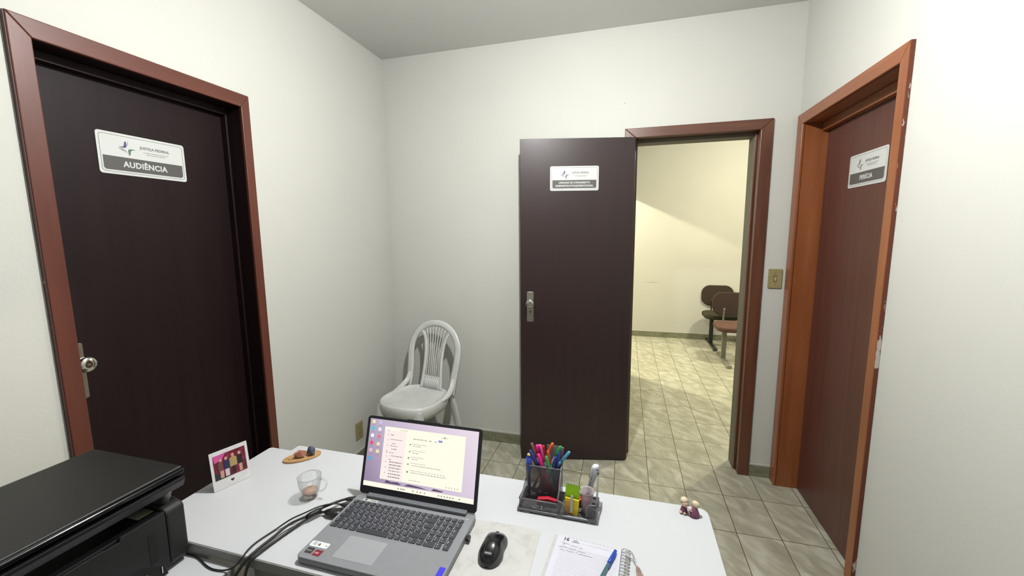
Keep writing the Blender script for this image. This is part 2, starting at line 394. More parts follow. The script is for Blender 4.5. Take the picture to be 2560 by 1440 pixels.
# ------------------------------------------------------------------ door signs
S_WHITE = M('sign_white_vinyl', (236, 238, 234), .35, 0, .01, 8)
S_GREY = M('sign_grey_print', (98, 97, 94), .45, 0, .02, 8)
S_LINE = M('sign_line_print', (84, 84, 82), .45)
S_TXT = M('sign_grey_text', (128, 130, 128), .5)
S_BLUE = M('emblem_violet', (92, 88, 140), .5)
S_GREEN = M('emblem_green', (104, 130, 108), .5)
S_GR = M('emblem_grey', (156, 162, 160), .5)
def sign(label, loc, rz, lines, sizes, muted=False):
    """30 x 15 cm plate, face along local -Y"""
    t = TH('door_sign', label, 'sign', loc, rz)
    Wd, Hd = .298, .148
    OB('plate', prism(bmesh.new(), rrect(Wd, Hd, .010), -.002, 0, 'XZ'), S_WHITE, t)
    bm = bmesh.new(); o = rrect(Wd-.016, Hd-.016, .010); i = rrect(Wd-.0185, Hd-.0185, .009); n = len(o)
    V = [[bm.verts.new((p[0], y, p[1])) for p in L] for L, y in ((o, -.0023), (i, -.0023))]
    for k in range(n): bm.faces.new((V[0][k], V[0][(k+1) % n], V[1][(k+1) % n], V[1][k]))
    OB('border_line', bm, S_LINE, t)
    b0, b1 = -Hd/2+.015, -Hd/2+.064
    p = [(-Wd/2+.014, b1), (-Wd/2+.014, b0+.006), (-Wd/2+.020, b0), (Wd/2-.020, b0), (Wd/2-.014, b0+.006), (Wd/2-.014, b1)]
    OB('name_band', prism(bmesh.new(), p, -.0025, -.0019, 'XZ'), S_GREY, t)
    rx = (PI/2, 0, 0)
    if len(lines) == 1:
        TXT('lettering', lines[0], sizes[0], S_WHITE, t, (0, -.0026, (b0+b1)/2-.001), rx, bold=sizes[0]*.030, space=1.06, width=sizes[1])
    else:
        TXT('lettering', lines[0], sizes[0], S_WHITE, t, (0, -.0026, (b0+b1)/2+.0085), rx, bold=sizes[0]*.030, space=1.06, width=sizes[1])
        TXT('lettering', lines[1], sizes[0], S_WHITE, t, (0, -.0026, (b0+b1)/2-.0105), rx, bold=sizes[0]*.030, space=1.06, width=sizes[2])
    TXT('lettering', 'JUSTIÇA FEDERAL', .0135, S_TXT, t, (.038, -.0022, .034), rx, width=.105, bold=.0004)
    def dashes(n, w, z, seed):
        rnd = random.Random(seed); bm = bmesh.new(); x = -w/2
        while x < w/2:
            a = rnd.uniform(.0015, .003); box(bm, .040+x, .040+min(x+a, w/2), -.0024, -.0020, z-.0010, z+.0010); x += a+rnd.choice((.0006, .0006, .0018))
        return bm
    OB('small_print', dashes(0, .088, .0185, 3), S_TXT, t); OB('small_print', dashes(0, .066, .0115, 4), S_TXT, t)
    # four-armed swirling emblem: two big arms, two thin ones
    def arm(pts, m, nm='emblem'): OB(nm, prism(bmesh.new(), pts, -.0026, -.0020, 'XZ'), m, t)
    ex, ez = -.056, .024
    def q(L): return [(ex+a, ez+b) for a, b in L]
    if muted: mb, mg = S_TXT, S_TXT
    else: mb, mg = S_BLUE, S_GREEN
    arm(q([(-.003, .0255), (-.0085, .021), (-.0095, .012), (-.013, .005), (-.028, .002), (-.014, .0005), (-.004, .002), (-.0015, .010)]), mb)
    arm(q([(.003, -.0255), (.0085, -.021), (.0095, -.012), (.013, -.005), (.028, -.002), (.014, -.0005), (.004, -.002), (.0015, -.010)]), mg)
    arm(q([(-.028, -.001), (-.014, -.003), (-.004, -.010), (-.0015, -.018), (-.007, -.012), (-.018, -.009)]), S_GR)
    arm(q([(.003, .028), (.0035, .016), (.002, .008), (.001, .016)]), S_GR)
    return t
sign('white plate reading AUDIÊNCIA on the dark door at left', (XL-.0990, -1.2605, 1.822), PI/2, ['AUDIÊNCIA'], (.0285, .152))
sign('white plate reading PERÍCIA on the red-brown door at right', (XR+.1095, -.232, 1.797), -PI/2, ['PERÍCIA'], (.0270, .100), True)
ca, sa = math.cos(ang), math.sin(ang)
sd = (.3355)
sign('white plate with two lines of lettering on the open middle door', (FXX+ca*sd+sa*.0005, FYY+sa*sd-ca*.0005, 1.858), ang, ['UNIDADE DE ATENDIMENTO', 'ADMINISTRATIVO/JURISDICIONAL'], (.0160, .192, .234))

# ------------------------------------------------------------------ switch, socket, small wall marks
t = TH('light_switch', 'ivory single light switch between the doorway and the right door', 'light switch', (1.083, YB, 1.249))
OB('cover_plate', prism(bmesh.new(), rrect(.072, .114, .005), -.008, -.0003, 'XZ'), CREAM_P, t, bev=.002)
OB('rocker_well', prism(bmesh.new(), rrect(.018, .034, .003), -.0085, -.0079, 'XZ'), HOLE, t)
bm = bmesh.new(); prism(bm, [(-.0085, -.013), (-.0085, .013), (-.0125, .0135), (-.0105, 0), (-.0095, -.0135)], -.0062, .0062, 'YZ'); OB('rocker', bm, IVORY2, t, bev=.001)
for z in (.030, -.030): OB('screw', prism(bmesh.new(), ellipse(.0022, .0022, 0, z, 10), -.0087, -.0079, 'XZ'), HOLE, t)
t = TH('wall_socket', 'ivory power socket low on the left wall beside the plastic chair', 'power socket', (XL, -.227, .219), PI/2)
OB('cover_plate', prism(bmesh.new(), rrect(.072, .114, .004), -.007, -.0003, 'XZ'), CREAM_P, t, bev=.002)
for z in (.018, -.018):
    for x, dz in ((-.008, 0), (.008, 0), (0, -.004)): OB('socket_hole', prism(bmesh.new(), ellipse(.0023, .0023, x, z+dz, 10), -.0076, -.0069, 'XZ'), HOLE, t)
bm = bmesh.new(); prism(bm, ellipse(.0016, .003, .204, 2.307, 8), YB-.0006, YB-.0001, 'XZ'); prism(bm, ellipse(.0012, .002, -.36, 1.45, 8), YB-.0006, YB-.0001, 'XZ')
ST('trim_4', bm, M('nail_hole', (96, 92, 84), .8))

# ------------------------------------------------------------------ ceiling lamp (just above the frame)
def lamp(label, p, ceil, col, strength):
    t = TH('ceiling_lamp', label, 'ceiling lamp', (p[0], p[1], ceil))
    OB('canopy', lathe(bmesh.new(), [(.055, -.0005), (.055, -.010), (.045, -.022), (.022, -.030)], 24), WHITE_P, t)
    drop = p[2]-ceil
    OB('lamp_holder', lathe(bmesh.new(), [(.022, -.030), (.020, min(-.045, drop+.060))], 20), WHITE_P, t)
    g = NT('lit_bulb_glass'); g.b.inputs['Base Color'].default_value = (1, 1, 1, 1); g.b.inputs['Emission Color'].default_value = (*col, 1); g.b.inputs['Emission Strength'].default_value = strength
    bm = bmesh.new(); z0 = min(-.045, drop+.060)
    OB('bulb_base', lathe(bmesh.new(), [(.014, z0-.0005), (.018, z0-.010), (.030, z0-.028), (.0312, z0-.0375)], 24), WHITE_P, t)
    lathe(bm, [(.0302, z0-.038), (.0300, z0-.044), (.0288, z0-.050), (.0262, z0-.056), (.0200, z0-.065), (.0100, z0-.070), (0, z0-.071)], 24)
    OB('bulb_dome', bm, g.m, t)
    return t
lamp('bare bulb ceiling lamp above the desk', (LAMP.x, LAMP.y, LAMP.z), ZC, LAMP_C, LAMP_W/(4*PI*PI*.030**2))

# ------------------------------------------------------------------ desk
DZ = .77; DT = .026
t = TH('desk', 'white L-shaped office desk holding the laptop', 'desk', (0, -1.55, 0))
def D(bm): bmesh.ops.translate(bm, verts=bm.verts, vec=(0, 1.55, 0)); return bm
pts = [(-.971, -1.775), (.470, -1.775), (.470, -1.345)]
for k in range(1, 6):
    a = math.radians(90*k/6); pts.append((.445+.025*math.cos(a), -1.340+.025*math.sin(a)))
pts += [(.445, -1.315), (-.875, -1.320), (-.882, -1.324), (-.882, -1.356), (-.963, -1.356), (-.971, -1.362)]
OB('tabletop', D(prism(bmesh.new(), pts, DZ-DT, DZ)), WHITE_TOP, t, bev=.0015)
OB('edge_band', D(BX(-.970, .4695, -1.7775, -1.7755, DZ-DT+.001, DZ-.0015)), EDGE, t)
OB('apron', D(BX(-.60, .43, -1.766, -1.75, .60, DZ-DT-.0005)), APRON, t)
OB('side_panel', D(BX(.43, .448, -1.765, -1.335, .001, DZ-DT-.0005)), WHITE_TOP, t)
OB('side_panel', D(BX(-.618, -.60, -1.765, -1.345, .001, DZ-DT-.0005)), WHITE_TOP, t)
OB('side_panel', D(BX(-.962, -.944, -1.765, -1.370, .001, DZ-DT-.0005)), WHITE_TOP, t)
OB('modesty_panel', D(BX(-.5995, .4295, -1.43, -1.414, .30, DZ-DT-.0005)), WHITE_TOP, t)
# printer table
t = TH('side_table', 'low white side table carrying the black printer', 'table', (-.90, -2.1, 0))
def D2(bm): bmesh.ops.translate(bm, verts=bm.verts, vec=(.90, 2.1, 0)); return bm
TZ = .738
OB('tabletop', D2(BX(-1.24, -.648, -2.50, -1.7785, TZ-.024, TZ)), WHITE_TOP, t, bev=.0015)
OB('edge_band', D2(BX(-.6478, -.6455, -2.498, -1.7785, TZ-.023, TZ-.0012)), EDGE, t)
for x in (-1.22, -.69):
    OB('side_panel', D2(BX(x, x+.018, -2.48, -1.80, .001, TZ-.0245)), WHITE_TOP, t)
OB('back_panel', D2(BX(-1.2015, -.6905, -1.83, -1.812, .25, TZ-.0245)), WHITE_TOP, t)

# ------------------------------------------------------------------ printer (front towards +X)
PX, PY = -.7805, -1.7850
t = TH('printer', 'black multifunction printer on the low side table', 'printer', (PX, PY, TZ))
# local: x<0 towards back, y<0 towards camera side; width .42 along -y, depth .33
bm = bmesh.new()
prof = [(-.29, .0), (-.012, .0), (0, .012), (0, .150), (-.085, .150), (-.085, .060), (-.25, .060), (-.25, .165), (-.29, .165)]
prism(bm, prof, -.415, -.0435, 'XZ'); OB('body', bm, BLACK, t, bev=.002)
pr = [(-.29, .0), (-.012, .0), (.008, .022), (.008, .145), (.000, .154), (-.050, .166), (-.29, .166)]
OB('side_tower', prism(bmesh.new(), pr, -.0425, 0, 'XZ'), BLACK_T, t, bev=.008, seg=4)
OB('side_tower', prism(bmesh.new(), pr, -.458, -.4155, 'XZ'), BLACK_T, t, bev=.008, seg=4)
cv = [(-.0445, .154), (-.0445, .016), (-.4135, .016), (-.4135, .148), (-.159, .148), (-.157, .145), (-.132, .145), (-.130, .154)]
OB('front_cover', prism(bmesh.new(), cv, .0005, .0085, 'YZ'), BLACK_T, t, bev=.0012)
OB('cover_recess', BX(.0086, .0092, -.083, -.069, .048, .118), VOID, t)
OB('tray_mouth', prism(bmesh.new(), [(-.052, .004), (-.30, .004), (-.30, .040), (-.105, .060), (-.060, .030)], .0086, .0092, 'YZ'), VOID, t)
OB('tray_handle', BX(.0093, .015, -.30, -.12, .003, .018), BLACK_G, t, bev=.002)
OB('paper_guide', BX(.0093, .019, -.100, -.094, .004, .036), M('guide_grey', (92, 94, 104), .3), t, bev=.001)
OB('guide_tip', BX(.0093, .012, -.066, -.064, .016, .032), CHROME, t)
OB('output_tray', BX(-.249, -.0855, -.414, -.0440, .0605, .068), BLACK, t)
OB('scanner_body', BX(-.29, -.004, -.470, .006, .197, .212), BLACK, t, bev=.003, seg=3)
OB('scanner_post', BX(-.28, -.10, -.0420, -.004, .1665, .1965), BLACK, t)
OB('scanner_face', prism(bmesh.new(), [(-.004, .190), (.000, .186), (.008, .204), (.008, .2115), (-.004, .2130)], -.472, .008, 'XZ'), BLACK, t, bev=.0012)
LIDM = M('lid_fine_texture', (24, 23, 22), .5, bump=.25, scale=120)
OB('scanner_lid', BX(-.31, -.004, -.476, .012, .2180, .2340), LIDM, t, bev=.004, seg=3)
OB('lid_rim', BX(-.0035, .0065, -.474, .010, .2200, .2310), BLACK_G, t, bev=.003, seg=3)
OB('hinge_cap', tube(bmesh.new(), [(-.020, -.024, .160), (-.006, -.024, .192)], .009, 12), M('grey_cap', (100, 102, 104), .4), t)
STICK = M('printer_label_grey', (150, 148, 130), .5)
sk = OB('warning_label', BX(-.064, -.024, -.078, -.0455, .1503, .1508), STICK, t)
bm = bmesh.new()
for k in range(6): box(bm, -.060+.006*k, -.0582+.006*k, -.0765+.002*(k % 2), -.048, .1509, .1511)
OB('small_print', bm, S_LINE, sk)

# ------------------------------------------------------------------ laptop
LX0, LX1, LY, LF, LZ = -.479, -.123, -1.524, -1.762, .789
t = TH('laptop', 'open grey laptop showing a chat window on its lilac screen', 'laptop', ((LX0+LX1)/2, (LY+LF)/2, DZ))
ox, oy, oz = (LX0+LX1)/2, (LY+LF)/2, DZ
LW = LX1-LX0; LD = LY-LF; TT = LZ-oz
ALU = M('space_grey_aluminium', (138, 140, 144), .40, 0, .02, 60)
ALU2 = M('touchpad_grey', (160, 162, 166), .36, 0, .01, 60)
HINGE = M('hinge_cover_grey', (108, 111, 116), .45)
KEY = M('key_cap_charcoal', (48, 50, 56), .5)
LEG = M('key_legend_white', (176, 178, 182), .6)
BEZ = M('bezel_black', (32, 32, 40), .4)
OB('base', prism(bmesh.new(), rrect(LW, LD, .012), .004, TT), ALU, t, bev=.002, seg=3)
for x in (-.15, .15):
    for y in (-.10, .10): OB('rubber_foot', prism(bmesh.new(), ellipse(.008, .008, x, y, 14), .0003, .004), BLACK, t)
kx0, ky0, ky1 = -.471-ox, -1.5525-oy, -1.6605-oy
kw = .328; kb = OB('keyboard', prism(bmesh.new(), rrect(kw+.002, .110, .004, kx0+kw/2, (ky0+ky1)/2), TT-.0004, TT+.0002), M('keyboard_well', (140, 142, 148), .5), t)
U_ = kw/19.0
rows = [(.0135, [1]*19),
        (.0188, [1]*13+[2]+[1]*4),
        (.0188, [1.5]+[1]*12+[1.5]+[1]*4),
        (.0188, [1.75]+[1]*11+[1, 1.25]+[1]*3+[-1]),
        (.0188, [1.25]+[1]*11+[2.75]+[1]*3+[1]),
        (.0188, [1.25, 1, 1, 1.25, 5.25, 1, 1, 1, 1.25, 1]+[1.75, 1]+[-1.25])]
keymesh = {}
def keymesh_for(w, h):
    k = (round(w, 5), round(h, 5))
    if k in keymesh: return keymesh[k]
    bm = bmesh.new(); prism(bm, rrect(w, h, .0022, n=3), 0, .0016)
    a = min(w, .014)
    box(bm, -w/2+.0035, -w/2+.0060, h*.10, h*.28, .0016, .0018, 1)
    if w < .022: box(bm, -w/2+.0045, -w/2+.0058, -h*.30, -h*.12, .0016, .0018, 1)
    bmesh.ops.recalc_face_normals(bm, faces=bm.faces[:])
    me = bpy.data.meshes.new('key'); bm.to_mesh(me); bm.free(); me.materials.append(KEY); me.materials.append(LEG)
    keymesh[k] = me; return me
y = ky0
nk = 0
rows[5] = (.0188, [1.25, 1, 1, 1.25, 5.25, 1, 1, 1.25, 1.25, 1.0, 1.75, 1.0, 1.25])
for ri, (h, ws) in enumerate(rows):
    tot = sum(abs(w) for w in ws); x = kx0
    for wi, w in enumerate(ws):
        if w > 0:
            ww = w*U_*19/tot; kh = h-.0026; cyy = y-h/2
            if ri == 2 and wi == len(ws)-1: kh = 2*h-.0026; cyy = y-h   # tall plus key
            if ri == 4 and wi == len(ws)-1: kh = 2*h-.0026; cyy = y-h
            if ri == 5 and wi == len(ws)-1: x += ww; continue
            o = bpy.data.objects.new('key', keymesh_for(ww-.0026, kh)); COL.objects.link(o); o.parent = kb
            o.location = (x+ww/2, cyy, TT+.0003); nk += 1
            x += ww
        else: x += -w*U_*19/tot
    y -= h
OB('touchpad', prism(bmesh.new(), rrect(.104, .069, .003, -.3435-ox, -1.7075-oy), TT-.0004, TT+.0003), ALU2, t)
# hinge cover and lid
OB('hinge_cover', BX(-.447-ox, -.148-ox, -1.5385-oy, -1.5215-oy, TT+.0002, TT+.0085), HINGE, t, bev=.002)
tilt = math.atan2(-1.463+1.525, .997-.794)
lid = OB('lid', prism(bmesh.new(), rrect(LW-.001, .214, .010, 0, .107), 0, .006, 'XZ'), BEZ, t, bev=.0015, loc=(0, LY-oy-.002, TT+.003), rot=(-tilt, 0, 0))
# camera bump and screen
OB('camera_bar', prism(bmesh.new(), rrect(.106, .010, .004, .0, .2105), .0003, .0062, 'XZ'), BEZ, lid)
SW, SH, SZ0 = .336, .184, .0225
def scr(name, x0, x1, z0, z1, m, d=.0003, r=0):
    """rectangle on the screen, x in 0..1 from left, z in 0..1 from bottom"""
    X0, X1 = -SW/2+x0*SW, -SW/2+x1*SW; Z0, Z1 = SZ0+z0*SH, SZ0+z1*SH
    bm = bmesh.new()
    if r: prism(bm, rrect(X1-X0, Z1-Z0, r, (X0+X1)/2, (Z0+Z1)/2), -d, 0, 'XZ')
    else: box(bm, X0, X1, -d, 0, Z0, Z1)
    return OB(name, bm, m, screen if name != 'screen' else lid)
tn = NT('screen_wallpaper'); tcn = tn.n('ShaderNodeTexCoord'); spn = tn.n('ShaderNodeSeparateXYZ'); tn.l(tcn.outputs['Generated'], spn.inputs[0])
fac = tn.math('ADD', tn.math('MULTIPLY', spn.outputs[0], .75), tn.math('MULTIPLY', spn.outputs[2], .30))
colr = tn.ramp(fac, [(.0, srgb((150, 130, 160))), (.35, srgb((196, 180, 206))), (.8, srgb((228, 212, 230))), (1, srgb((238, 224, 236)))])
tn.l(colr, tn.b.inputs['Emission Color']); tn.b.inputs['Emission Strength'].default_value = .95; tn.b.inputs['Base Color'].default_value = (.01, .01, .01, 1)
tn.b.inputs['Roughness'].default_value = .3
screen = None; screen = scr('screen', 0, 1, 0, 1, tn.m, .0004)
E_CREAM = emis('screen_cream', (255, 252, 232), 1.0); E_PINKISH = emis('screen_sidebar', (252, 238, 232), 1.0)
E_TXT = emis('screen_text', (186, 180, 172), 1.0); E_TXT2 = emis('screen_text_dark', (140, 137, 140), 1.0)
E_DARK = emis('screen_dark', (92, 74, 98), .9)
bm = bmesh.new(); X = lambda a: -SW/2+a*SW; Z = lambda a: SZ0+a*SH
prism(bm, [(X(.20), Z(.085)), (X(.215), Z(.125)), (X(.26), Z(.105)), (X(.32), Z(.115)), (X(.36), Z(.085))], -.0006, -.0004, 'XZ')
prism(bm, [(X(.38), Z(.085)), (X(.42), Z(.115)), (X(.52), Z(.105)), (X(.60), Z(.085))], -.0006, -.0004, 'XZ')
prism(bm, [(X(.63), Z(.085)), (X(.65), Z(.115)), (X(.74), Z(.10)), (X(.72), Z(.085))], -.0006, -.0004, 'XZ')
OB('wallpaper_hills', bm, E_DARK, screen)
scr('taskbar', 0, 1, 0, .068, E_CREAM, .0007)
win = scr('chat_window', .150, .892, .132, .905, E_CREAM, .0008, .0015)
scr('window_sidebar', .153, .36, .136, .86, E_PINKISH, .0010)
def lines(name, L, m, d=.0013):
    bm = bmesh.new(); rnd = random.Random(5)
    for x, z, w, h in L:
        cx = x
        while cx < x+w:
            a = rnd.uniform(.010, .028); e = min(cx+a, x+w)
            box(bm, X(cx), X(e), -d, -d+.0002, Z(z-h/2), Z(z+h/2)); cx += a+.005
    OB(name, bm, m, screen)
lines('chat_text', [(.30, .875, .07, .008), (.425, .775, .13, .014), (.57, .775, .025, .014), (.62, .775, .02, .014), (.68, .845, .06, .008), (.42, .70, .13, .009), (.43, .672, .075, .011), (.42, .605, .13, .008), (.43, .572, .055, .011), (.42, .512, .12, .008), (.43, .482, .05, .011), (.42, .425, .14, .008), (.43, .392, .27, .011), (.42, .318, .16, .008), (.43, .288, .32, .011), (.42, .178, .10, .008)], E_TXT)
lines('list_text', [(.215, .79, .03, .012), (.215, .725, .11, .008), (.23, .665, .035, .010), (.215, .63, .07, .008), (.23, .585, .045, .010), (.215, .53, .04, .008), (.23, .485, .115, .010), (.215, .43, .03, .008), (.225, .395, .115, .014), (.225, .353, .115, .014), (.225, .31, .11, .013), (.225, .268, .11, .010), (.225, .222, .11, .014), (.225, .180, .11, .014)], E_TXT2)
bm = bmesh.new()
for x, z, r_ in [(.405, .688, .0022), (.405, .585, .0022), (.400, .492, .0026), (.40, .402, .0024), (.400, .292, .0028), (.71, .848, .0024), (.19, .855, .0014), (.19, .53, .0016), (.272, .585, .0018)]:
    prism(bm, ellipse(r_, r_, X(x), Z(z), 10), -.0014, -.0012, 'XZ')
for k in range(6): prism(bm, ellipse(.0012, .0016, X(.60+.026*k), Z(.318), 8), -.0014, -.0012, 'XZ')
for k in range(8): prism(bm, ellipse(.0012, .0014, X(.19), Z(.79-.08*k), 8), -.0014, -.0012, 'XZ')
for k in range(5): prism(bm, ellipse(.0012, .0016, X(.76+.024*k), Z(.165), 8), -.0014, -.0012, 'XZ')
for x in (.335, .36, .375, .39, .47, .51, .54, .575, .70, .725, .75, .775, .80, .825, .88): prism(bm, rrect(.0036, .0036, .001, X(x), Z(.034)), -.0014, -.0012, 'XZ')
OB('window_icons', bm, E_TXT2, screen)
scr('join_button', .655, .690, .775, .805, emis('screen_blue', (140, 148, 214), 1), .0013, .0008)
ic = [(.035, .955, (250, 232, 160)), (.100, .955, (205, 190, 240)), (.035, .855, (70, 200, 215)), (.100, .850, (236, 236, 240)), (.035, .745, (244, 244, 248)), (.100, .740, (226, 120, 130)), (.035, .635, (230, 80, 110)), (.100, .630, (248, 228, 170)), (.035, .525, (240, 190, 195)), (.100, .520, (248, 228, 170)), (.035, .405, (70, 175, 220))]
for k, (x, z, c) in enumerate(ic):
    m = emis('desktop_icon_%s' % '_'.join(str(v) for v in c), c, 1.0)
    p = rrect(.0092, .0085, .0008, X(x), Z(z)) if c[2] in (160, 170) else ellipse(.0052, .0052, X(x), Z(z), 16)
    o = OB('desktop_icon', prism(bmesh.new(), p, -.0012, -.0004, 'XZ'), m, screen)
lines('icon_names', [(.018, z-.05, .035, .006) for z in (.955, .855, .745, .635, .525, .405)]+[(.083, z-.05, .035, .006) for z in (.955, .85, .74, .63, .52)], E_TXT2, .0009)
# stickers on the palm rest
def stk(name, x, y_, w, h, m, r=.002, d=.0004):
    return OB(name, prism(bmesh.new(), rrect(w, h, r, x-ox, y_-oy), TT+.0001, TT+d), m, t)
s1 = stk('white_sticker', -.4480, -1.7185, .050, .0165, M('sticker_white', (240, 242, 244), .3), .004)
bm = bmesh.new()
for k in range(3): box(bm, -.4655-ox, -.4560-ox, -1.7215-oy+.0035*k, -1.7200-oy+.0035*k, TT+.0004, TT+.0006)
box(bm, -.4325-ox, -.4260-ox, -1.7195-oy, -1.7178-oy, TT+.0004, TT+.0006); OB('sticker_print', bm, S_TXT, s1)
OB('sticker_print', prism(bmesh.new(), [(-.452-ox, -1.722-oy), (-.445-ox, -1.722-oy), (-.446-ox, -1.715-oy), (-.451-ox, -1.715-oy)], TT+.0004, TT+.0006), M('sticker_green_brown', (112, 118, 70), .5), s1)
s2 = stk('dark_sticker', -.4585, -1.7390, .0185, .0165, M('sticker_black_foil', (48, 46, 46), .25), .001)
bm = bmesh.new(); box(bm, -.4655-ox, -.4525-ox, -1.7405-oy, -1.7380-oy, TT+.0004, TT+.0006); OB('sticker_print', bm, M('foil_silver', (190, 186, 186), .3, .8), s2)
s3 = stk('red_sticker', -.4345, -1.7415, .0195, .0170, M('sticker_red', (128, 30, 44), .3), .001)
bm = bmesh.new(); box(bm, -.4415-ox, -.4315-ox, -1.7445-oy, -1.7395-oy, TT+.0004, TT+.0006); OB('sticker_print', bm, M('sticker_pink', (214, 130, 144), .4), s3)
s4 = stk('asset_label', -.4285, -1.5455, .046, .0105, M('asset_tag_paper', (196, 198, 194), .5), .0008)
bm = bmesh.new(); box(bm, -.4450-ox, -.4380-ox, -1.5480-oy, -1.5425-oy, TT+.0004, TT+.0006)
for k in range(7): box(bm, -.4260-ox+.0024*k, -.4247-ox+.0024*k, -1.5478-oy, -1.5440-oy, TT+.0004, TT+.0006)
OB('barcode', bm, S_LINE, s4)
s5 = OB('brand_tab', BX(-.1415-ox, -.1275-ox, -1.746-oy, -1.704-oy, TT+.0001, TT+.0006), M('tab_blue', (58, 48, 214), .4), t)
OB('power_led', prism(bmesh.new(), ellipse(.0012, .0012, -.151-ox, -1.5475-oy, 8), TT+.0001, TT+.0005), LEG, t)
OB('power_key_mark', prism(bmesh.new(), rrect(.010, .0030, .0012, -.140-ox, -1.5465-oy), TT+.0001, TT+.0004), LEG, t)

# receiver in the right-hand port
t = TH('usb_receiver', 'tiny black wireless receiver plugged into the right side of the laptop', 'usb receiver', (-.1225, -1.598, DZ+.006))
OB('shell', BX(.0005, .0080, -.007, .007, 0, .009), BLACK, t, bev=.001)
OB('end_cap', BX(.0082, .0100, -.0065, .0065, .0005, .0085), M('cap_dull_brass', (86, 78, 70), .5), t)

# ------------------------------------------------------------------ cables at the left side of the laptop
CAB = M('cable_black_rubber', (20, 20, 22), .5)
GLOSSB = M('plug_black', (24, 24, 26), .3)
def cable(name, label, pts, r, plug=None):
    t = TH(name, label, 'cable', pts[0])
    p0 = Vector(pts[0]); P = [Vector(p)-p0 for p in catmull(pts, 8)]
    OB('lead', tube(bmesh.new(), P, r, 8), CAB, t)
    if plug:
        a, b, w = plug; A = Vector(a)-p0; B = Vector(b)-p0; d = (B-A).normalized()
        bm = bmesh.new(); tube(bm, [A, A+d*.002, A+(B-A)*.70, B], [w*.8, w, w*.9, w*.45], 12, flat=.55); OB('plug', bm, GLOSSB, t)
    return t
cable('power_cable', 'black charging cable from the rear left port, running off the desk edge',
      [(-.5080, -1.5480, .781), (-.5220, -1.5700, .784), (-.5380, -1.6000, .786), (-.5580, -1.6400, .785), (-.5790, -1.6760, .784), (-.5880, -1.7180, .779), (-.5930, -1.7600, .777), (-.5965, -1.7870, .771), (-.6090, -1.8120, .740), (-.6180, -1.8250, .700), (-.6200, -1.8300, .50), (-.61, -1.79, .25)], .0033,
      ((-.4805, -1.5350, .780), (-.5100, -1.5500, .781), .0085))
cable('video_cable', 'black cable with a wide plug, lowest of the bundle left of the laptop',
      [(-.5260, -1.6060, .780), (-.5440, -1.6180, .780), (-.5580, -1.6480, .779), (-.5690, -1.6850, .775), (-.5770, -1.7250, .774), (-.5820, -1.7680, .7752), (-.5860, -1.7860, .769), (-.5900, -1.7980, .740), (-.5910, -1.7990, .690), (-.5900, -1.8000, .5), (-.58, -1.79, .28)], .0033,
      ((-.4810, -1.6000, .780), (-.5270, -1.6060, .780), .0165))
cable('printer_cable', 'thin black cable dipping to the side table and running behind the printer',
      [(-.5060, -1.5700, .781), (-.5240, -1.5820, .787), (-.5430, -1.6090, .794), (-.5640, -1.6420, .7935), (-.5880, -1.6630, .786), (-.6080, -1.6890, .775), (-.6190, -1.7350, .774), (-.6160, -1.7650, .775), (-.6130, -1.7840, .770), (-.6280, -1.7920, .752), (-.6510, -1.7975, .7425), (-.6790, -1.8010, .7410), (-.7050, -1.7980, .7410), (-.7380, -1.7880, .7410), (-.7580, -1.7830, .7410), (-.7720, -1.7813, .7410), (-.8100, -1.7813, .7410)], .0019,
      ((-.4805, -1.5700, .780), (-.5070, -1.5710, .781), .0075))
t = TH('hook_and_loop_tie', 'black strap wrapped round the cables left of the laptop', 'cable tie', (-.5470, -1.6260, .786), math.radians(-118))
OB('strap', tube(bmesh.new(), [(-.018, 0, 0), (-.009, 0, .001), (.009, 0, 0), (.018, 0, -.001)], [.0068, .0074, .0074, .0062], 14, flat=.8), CAB, t)

# ------------------------------------------------------------------ mouse, sheet, glass, board, stones
t = TH('paper_sheet', 'pale worn sheet lying under the black mouse', 'sheet', (-.045, -1.64, DZ))
tm = NT('worn_sheet'); nz = tm.noise(18, 6, .65)
tm.l(tm.ramp(nz, [(.30, srgb((184, 183, 178))), (.48, srgb((204, 204, 200))), (.75, srgb((212, 212, 210)))]), tm.b.inputs['Base Color']); tm.b.inputs['Roughness'].default_value = .5
OB('sheet', prism(bmesh.new(), [(-.084, -.165), (.094, -.163), (.0925, .118), (.088, .1255), (.020, .128), (-.050, .124), (-.082, .121)], .0003, .0012), tm.m, t)

t = TH('computer_mouse', 'black cordless mouse with grey sides on the pale sheet', 'mouse', (-.049, -1.610, DZ+.0014), math.radians(1))
MG = M('mouse_gloss_black', (16, 16, 20), .20); MS = M('mouse_grey_rubber', (74, 74, 76), .45)
def mouse_e(u): return max(1e-4, 1-(2*u-1)**2)**(.36 if u < .5 else .30)
def mouse_h(u): return (.011+.025*math.sin(PI*min(1, u*.90+.12))**.8)*(.30+.70*mouse_e(u))
def mouse_shell(zs, wk, z0, n=20, m=26):
    bm = bmesh.new(); L = .107; rings = []
    for i in range(m+1):
        u = (1-math.cos(PI*(.03+.94*i/m)))/2
        yy = -L/2+L*u; w = (.0322-.0052*math.exp(-((u-.52)/.17)**2)-.0010*u)*mouse_e(u)*wk; h = mouse_h(u)*zs
        rings.append([bm.verts.new((w*math.copysign(abs(math.cos(PI*k/n))**.8, math.cos(PI*k/n)), yy, z0+h*max(0, math.sin(PI*k/n))**.6)) for k in range(n+1)])
    for i in range(m):
        for k in range(n):
            f = bm.faces.new((rings[i][k], rings[i][k+1], rings[i+1][k+1], rings[i+1][k])); f.smooth = True
    for i in range(m): bm.faces.new((rings[i][0], rings[i+1][0], rings[i+1][n], rings[i][n]))
    bm.faces.new(rings[0]); bm.faces.new(rings[m][::-1]); return bm
OB('side_grip', mouse_shell(.80, 1.0, .0005), MS, t)
OB('shell', mouse_shell(1.0, .90, .0012), MG, t)
